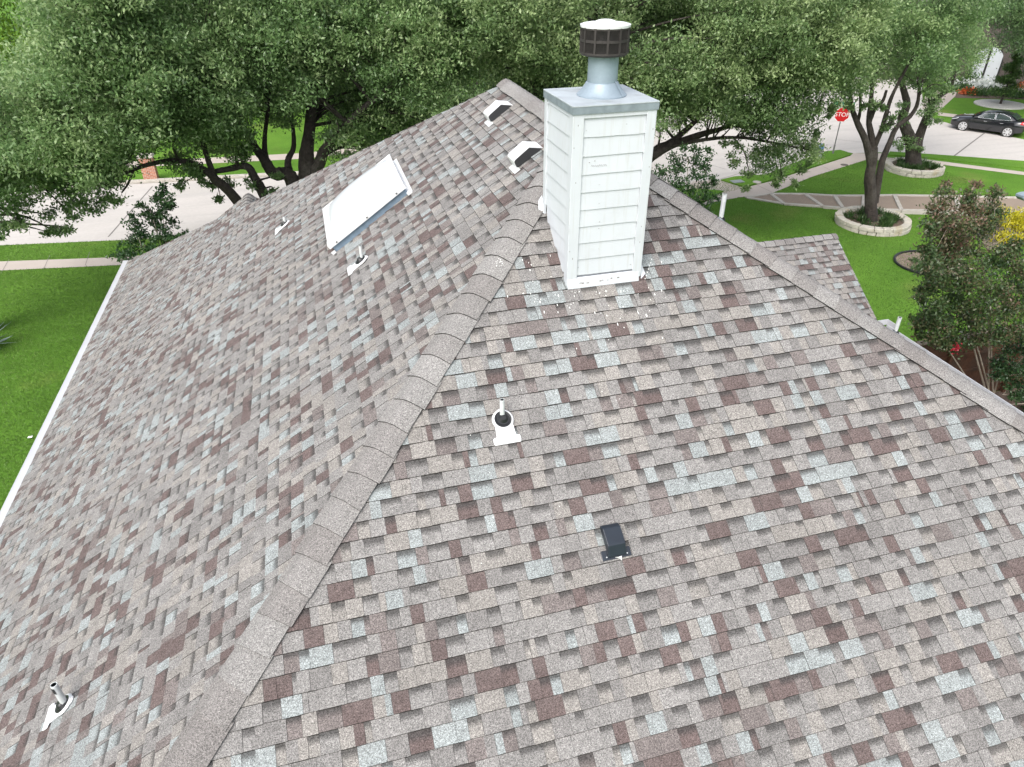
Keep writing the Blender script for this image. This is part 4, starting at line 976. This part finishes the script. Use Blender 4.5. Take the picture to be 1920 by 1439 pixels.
# ---------------- stop sign with street name blades
def text_obj(name, s, size, m, M4, parent, ext=.002):
    cu = bpy.data.curves.new(name, 'FONT'); cu.body = s; cu.size = size; cu.align_x = 'CENTER'; cu.align_y = 'CENTER'; cu.extrude = ext
    tmp = bpy.data.objects.new('tmp', cu); COL.objects.link(tmp); dg = bpy.context.evaluated_depsgraph_get(); dg.update()
    me = bpy.data.meshes.new_from_object(tmp.evaluated_get(dg)); bpy.data.objects.remove(tmp); me.transform(M4); me.materials.clear(); me.materials.append(m)
    me.name = name; return link(bpy.data.objects.new(name, me), parent)
sp_ = G(1561, 290); face = math.atan2(-sp_.x, sp_.y) + R_(12)         # local -y looks towards the house
stop = empty('stop_sign', sp_, face*0 - math.atan2(sp_.x, sp_.y) + R_(8)); tag(stop, 'red octagonal stop sign with green street name blades on a thin post', 'sign')
zs_ = 2.25
b = MB(); b.tube([(0, 0, 0), (0, 0, 2.98)], [.032, .032], 8); b.box((-.045, -.045, .0), (.045, .045, .55)); b.build('post', M['steel'], stop)
def octo(r, y, th):
    return [(r*math.cos(R_(22.5+45*k)), y, zs_+r*math.sin(R_(22.5+45*k))) for k in range(8)], (0, th, 0)
b = MB(); b.prism(*octo(.42, -.045, .004)); b.build('border', M['signwhite'], stop)
b = MB(); b.prism(*octo(.395, -.050, .005)); pl = b.build('sign_plate', M['red'], stop)
RX = Matrix.Rotation(R_(90), 4, 'X')
text_obj('lettering', 'STOP', .32, M['signwhite'], Matrix.Translation((0, -.053, zs_)) @ RX, pl)
b = MB(); b.box((-.55, -.006, 2.74), (.55, .006, 2.94)); bl = b.build('street_blade', M['teal'], stop)
text_obj('lettering', 'R MO', .17, M['signwhite'], Matrix.Translation((0, -.009, 2.84)) @ RX, bl)
b = MB(); b.box((-.006, -.45, 2.96), (.006, .45, 3.14)); bl = b.build('street_blade', M['teal'], stop)

# ---------------- hydrant
hp = G(1535, 298); hy = empty('fire_hydrant', hp); tag(hy, 'silver fire hydrant with a blue bonnet on the corner verge', 'hydrant')
b = MB(); b.lathe([(.19, 0), (.19, .05), (.13, .06), (.125, .50), (.16, .51), (.16, .55)], n=20)
for q in (0, 90, 180):
    p = Vector((math.cos(R_(q+200)), math.sin(R_(q+200)), 0)); b.tube([Vector((0, 0, .42))+p*.1, Vector((0, 0, .42))+p*.2], [.065, .06], 12)
b.build('barrel', M['silver'], hy, smooth=True)
b = MB(); b.lathe([(.165, .55), (.16, .60), (.13, .70), (.07, .77), (.04, .79), (.04, .85), (.001, .85)], n=20); b.build('bonnet', M['hydblue'], hy, smooth=True)

# ---------------- brick mailbox pillar over the street
mp = G(284, 341) + Vector((0, .25, 0)); mbx = empty('mailbox_pillar', mp); tag(mbx, 'orange brick mailbox pillar on the verge across the street', 'mailbox')
b = MB(); b.box((-.34, -.28, 0), (.34, .28, 1.25)); b.build('pillar', M['redbrick'], mbx)
b = MB(); b.box((-.40, -.34, 1.25), (.40, .34, 1.33)); b.prism([(-.36, -.30, 1.33), (.36, -.30, 1.33), (.36, .30, 1.33), (-.36, .30, 1.33)], (0, 0, .06)); b.build('cap_stone', M['kerb'], mbx)
b = MB(); b.box((-.12, .275, .85), (.12, .30, 1.08)); b.build('mail_door', M['darktrim'], mbx)

# ---------------- utility covers and scraps
for px, py, m_, nm, lab, r in ((1382, 343, 'lidgrey', 'meter_box', 'square grey meter box lid in the verge by the driveway apron', .32), (1419, 344, 'kerb', 'utility_cover', 'pale round utility cover in the verge', .22), (1583, 310, 'iron', 'drain_cover', 'small rusty brown cover on the corner sidewalk', .2)):
    p = G(px, py); b = MB()
    if nm == 'meter_box': b.box((-r, -r*.7, .0), (r, r*.7, .085))
    else: b.lathe([(r, 0), (r, .075 if nm != 'drain_cover' else .03), (r*.9, .085 if nm != 'drain_cover' else .035)], n=20)
    o = b.build(nm, M[m_]); o.location = p; tag(o, lab, 'cover')
for px, py, lab in ((1715, 563, 'white paper scrap on the right lawn below the round bed'), (58, 824, 'white scrap on the left lawn near the gutter')):
    b = MB(); b.face([(-.06, -.03, .07), (.05, -.02, .06), (.06, .04, .08), (-.01, .02, .09), (-.05, .05, .07)])
    o = b.build('paper_scrap', M['signwhite']); o.location = G(px, py); tag(o, lab, 'litter')

# ---------------- agave at the left edge
ap = G(-28, 660); n = 46; ag = []
P = np.zeros((n, 3)); P[:, 2] = .12; a = RNG.uniform(0, 2*math.pi, n); el = RNG.uniform(.15, 1.2, n)
ax = np.c_[np.cos(a)*np.cos(el), np.sin(a)*np.cos(el), np.sin(el)]*3
o = leaf_mesh('agave', P, .95, .10, RNG.uniform(.1, .9, n), L_AGAVE, None, axis=ax); o.location = ap; tag(o, 'spiky blue green agave at the left edge of the lawn', 'plant')
b = MB(); b.lathe([(.22, 0), (.16, .22), (.05, .3)], n=10); s = b.build('agave_core', M['palebark'], o)

# ---------------- neighbour's house over the side street
dl, dr = G(1822, 156), G(1852, 158); fdir = Vector((math.cos(R_(-35)), math.sin(R_(-35)), 0))
nh = empty('brick_house', G(1838, 156), R_(-32)); tag(nh, 'dark house across the side street with tall white arched doors', 'house')
b = MB(); b.box((-9, .15, 0), (14, 9, 5.2)); b.build('wall', M['darkbrick'], nh)
b = MB(); b.prism([(-9.6, -.5, 5.2), (14.6, -.5, 5.2), (14.6, 9.6, 5.2), (-9.6, 9.6, 5.2)], (0, 0, .15)); b.prism([(-9.6, -.5, 5.35), (-9.6, 9.6, 5.35), (-9.6, 4.5, 8.3)], (24.2, 0, 0)); b.build('roof', M['greyroof'], nh)
def arch(x0, x1, h0, h1, y, th, m_, nm):
    b = MB(); pts = [(x0, y, 0), (x1, y, 0)]; rx = 1.18
    xs_ = [x1 + (x0-x1)*k/8 for k in range(9)]
    pts += [(x, y, h0 + h1*math.sqrt(max(0, 1-(x/rx)**2))) for x in xs_]
    b.prism(pts, (0, th, 0)); return b.build(nm, m_, nh)
arch(-1.18, 1.18, 1.7, 1.3, .02, .12, M['darktrim'], 'arch_surround')
arch(-1.02, -.09, 1.55, 1.25, -.04, .06, M['door'], 'arched_door'); arch(.09, 1.02, 1.55, 1.25, -.04, .06, M['door'], 'arched_door')
for sx in (-1, 1): b = MB(); b.box((sx*3.6-.7, .10, 1.0), (sx*3.6+.7, .14, 2.6)); b.build('window', M['glass'], nh)
# planting in front of it
clump('white_flowers', 'bank of white flowers below the arched doors', 'flowers', 1836, 166, 1.9, 2600, L_FLOWERW, (.20, .14), hgt=.7)
clump('orange_flowers', 'orange flower clump left in the far bed', 'flowers', 1813, 177, .6, 350, L_FLOWERO, (.2, .14), hgt=.5, group=None)
clump('red_flowers', 'red flower clump right of the spiral tree', 'flowers', 1909, 172, .7, 400, L_FLOWERO, (.22, .16), hgt=.6)
for px, py, lab in ((1802, 170, 'leafy green plant at the left end of the far bed'), (1830, 178, 'low green plant under the white flowers'), (1858, 176, 'low green plant left of the spiral tree'), (1852, 150, 'tall dark shrub right of the arched doors'), (1905, 182, 'low green plant right of the spiral tree'), (1812, 160, 'dark shrub left of the arched doors')):
    clump('bed_plant', lab, 'plant', px, py, .9, 700, L_SPRUCE if 'dark' in lab else L_LIRIOPE, (.25, .09), hgt=1.8 if 'dark' in lab else .6)
sheet('flower_bed', gp((1790, 184), (1915, 187), (1990, 190), (1990, 158), (1800, 158)), .012, M['mulch'])
b = MB(); random.seed(9)
for k in range(26):
    p = G(1818 + k*4.0, 174 + random.uniform(-2, 2)); r = random.uniform(.2, .42)
    b.lathe([(r*.8, 0), (r, r*.35), (r*.75, r*.8), (r*.2, r)], (p.x, p.y, 0), 7)
tag(b.build('rock_edging', M['stone']), 'rough rock wall holding the far flower bed', 'rock wall')
# spiral topiary in its gravel ring
tpz = G(1875, 197); sp = empty('spiral_topiary', tpz); tag(sp, 'spiral clipped evergreen in a pale gravel ring across the side street', 'topiary')
b = MB(); b.lathe([(1.75, .0), (1.75, .07), (1.6, .09), (.01, .09)], n=28); b.build('gravel_ring', M['gravel'], sp)
b = MB(); b.tube([(0, 0, .05), (.05, 0, 1.6), (0, 0, 3.2)], [.09, .06, .03], 8); b.build('trunk', M['bark'], sp)
n = 7000; tt = RNG.uniform(0, 1, n); ang = tt*2*math.pi*3.6; rad = (1.05*(1-tt)**.8+.12)
P = np.c_[np.cos(ang)*rad*.55, np.sin(ang)*rad*.55, .55+tt*3.1] + RNG.normal(size=(n, 3))*np.c_[rad*.33, rad*.33, .10+0*rad]
leaf_mesh('foliage', P, .16, .06, .45+RNG.normal(0, .22, n), L_SPRUCE, sp)

# ---------------- neighbour's eave corner and pale boulder at the right edge
nb_ = empty('garden_cover', Y(1975, 380, 15.2)*1.0); nb_.location.z = 0; tag(nb_, 'grey roof edge corner of a garden cover cut by the right edge', 'garden cover')
zz = Y(1912, 366, 15.2).z; lx = Y(1907, 366, 15.2).x - nb_.location.x
b = MB(); b.prism([(lx, -.2, zz-.02), (lx+.12, -.2, zz-.12), (lx+3, -.2, zz-.12), (lx+3, -.2, zz+.10), (lx+.12, -.2, zz+.07), (lx, -.2, zz+.04)], (0, .25, 0)); b.build('roof_edge', M['galv'], nb_)
b = MB(); b.box((lx+2.6, -.1, 0), (lx+2.72, .02, zz-.12)); b.build('post', M['darktrim'], nb_)

# ---------------- black saloon car
cf, cr_ = G(1803, 245), G(1886, 257); dirv = (cf-cr_).normalized(); wbase = (cf-cr_).length
car = empty('parked_car', (cf+cr_)*.5, math.atan2(dirv.y, dirv.x)); tag(car, 'black saloon parked on the side street with silver alloy wheels', 'car')
sc = wbase/2.73; half = .88
off = Vector((-dirv.y, dirv.x, 0)); 
side = 1 if (CAM-car.location).dot(off) > 0 else -1
car.location = car.location - off*side*half*sc*.93
car.scale = (sc, sc, sc)
X = [2.28, 2.22, 2.05, 1.70, 1.35, .95, .80, .2, -.5, -1.1, -1.50, -1.9, -2.18, -2.26]
HW = [.55, .70, .80, .86, .885, .895, .895, .895, .895, .895, .885, .85, .76, .60]
ZT = [.62, .72, .78, .84, .89, .94, .95, .96, .97, 1.0, 1.02, 1.04, 1.02, .86]
ZB = [.34, .26, .22, .20, .20, .18, .18, .18, .18, .18, .20, .24, .30, .42]
b = MB(); ns = 11
for x, hw_, zt_, zb_ in zip(X, HW, ZT, ZB):
    hgt = zt_-zb_
    sec = [(0, zb_), (hw_*.80, zb_), (hw_*.96, zb_+.06), (hw_, zb_+hgt*.35), (hw_*.995, zb_+hgt*.6), (hw_*.965, zt_-.09), (hw_*.88, zt_-.02), (hw_*.6, zt_+.015), (0, zt_+.025)]
    full = sec + [(-y, z) for y, z in sec[-2:0:-1]]
    ns = len(full)
    for y, z in full: b.v.append((x, y, z)); b.c.append((1, 1, 1))
for i in range(len(X)-1):
    for k in range(ns): k2 = (k+1) % ns; b.f.append((i*ns+k, i*ns+k2, (i+1)*ns+k2, (i+1)*ns+k)); b.mi.append(0)
b.f.append(tuple(range(ns))); b.f.append(tuple((len(X)-1)*ns+k for k in range(ns))); b.mi += [0, 0]
body = b.build('body', M['carpaint'], car, smooth=True)
CX = [1.02, .55, .22, -.3, -.75, -1.2, -1.62]; CZ = [.93, 1.20, 1.36, 1.43, 1.41, 1.30, 1.06]; CW = [.70, .66, .62, .60, .59, .58, .62]
b = MB()
for x, z, w_ in zip(CX, CZ, CW):
    sec = [(.80 if x < .9 else .74, .92), (w_+.02, z-.07), (w_-.06, z-.012), (0, z+.012)]
    full = sec + [(-y, zz_) for y, zz_ in sec[-2::-1]]
    for y, zz_ in full: b.v.append((x, y, zz_)); b.c.append((1, 1, 1))
ns = 7
for i in range(len(CX)-1):
    for k in range(ns-1): b.f.append((i*ns+k, i*ns+k+1, (i+1)*ns+k+1, (i+1)*ns+k)); b.mi.append(0)
b.f.append(tuple(range(ns))); b.f.append(tuple((len(CX)-1)*ns+k for k in range(ns))); b.mi += [0, 0]
b.build('roof', M['carpaint'], car, smooth=True)
for s in (1, -1):
    for win in ([(.72, .97), (.30, 1.29), (-.30, 1.355), (-.34, .98)], [(-.42, .985), (-.38, 1.355), (-.78, 1.34), (-1.22, 1.20), (-1.34, 1.03)]):
        def yy(x, z): return (.815 - (z-.92)*(.20/.45))*s
        g = MB(); pts = [(x, yy(x, z)+s*.012, z) for x, z in win]; g.prism(pts, (0, -s*.02, 0)); g.build('side_window', M['glass'], car)
        t = MB(); pp = [(x, yy(x, z)+s*.014, z) for x, z in win]; t.tube(pp + [pp[0]], [.012]*(len(pp)+1), 5); t.build('window_trim', M['chrome'], car)
    g = MB(); g.box((.62, s*.93-.09, .96), (.84, s*.93+.09, 1.08)); g.build('mirror', M['carpaint'], car, bevel=.03)
    g = MB(); g.prism([(2.10, s*.62, .66), (2.22, s*.70-.0, .62), (1.86, s*.86, .76), (1.80, s*.80, .80)], (0, 0, .03)); g.build('headlight', M['lamp'], car)
    g = MB(); g.prism([(-2.17, s*.60, .86), (-2.14, s*.79, .84), (-1.92, s*.87, .90), (-1.98, s*.72, 1.035), (-2.13, s*.58, 1.02)], (-.03, s*.012, .0)); g.build('tail_light', M['tail'], car)
    for x in (.12, -.86): g = MB(); g.box((x-.10, s*.90-.012, .80), (x+.10, s*.90+.012, .825)); g.build('door_handle', M['chrome'], car)
    for x in (1.365, -1.365):
        a_ = MB(); a_.tube([(x, s*.60, .34), (x, s*.904, .34)], [.385, .385], 28); a_.build('wheel_arch', M['tyre'], car)
        t = MB(); t.tube([(x, s*.70, .325), (x, s*.90, .325), (x, s*.915, .325)], [.325, .325, .30], 32); wh = t.build('wheel', M['tyre'], car, smooth=True)
        r = MB(); r.tube([(x, s*.914, .325), (x, s*.922, .325)], [.262, .255], 32); 
        r.build('rim_back', M['steel'], wh)
        r = MB()
        for k in range(7):
            q = 2*math.pi*k/7; Mx = Matrix.Translation((x, s*.932, .325)) @ Matrix.Rotation(q, 4, 'Y'); r.box((-.032, -.008, .03), (.032, .008, .25), M=Mx)
        r.tube([(x, s*.92, .325), (x, s*.942, .325)], [.06, .05], 14)
        for k in range(28):
            q0, q1 = 2*math.pi*k/28, 2*math.pi*(k+1)/28; y0_, y1_ = s*.924, s*.936
            P4 = [(x+rr_*math.cos(q), y1_, .325+rr_*math.sin(q)) for rr_, q in ((.235, q0), (.265, q0), (.265, q1), (.235, q1))]; r.face(P4)
        r.build('rim', M['alloy'], wh)
g = MB(); g.prism([(1.06, -.70, .955), (1.06, .70, .955), (.58, .60, 1.215), (.58, -.60, 1.215)], (.02, 0, .03)); g.build('windscreen', M['glass'], car)
g = MB(); g.prism([(-1.64, -.60, 1.075), (-1.64, .60, 1.075), (-1.22, .54, 1.315), (-1.22, -.54, 1.315)], (-.02, 0, .03)); g.build('rear_window', M['glass'], car)
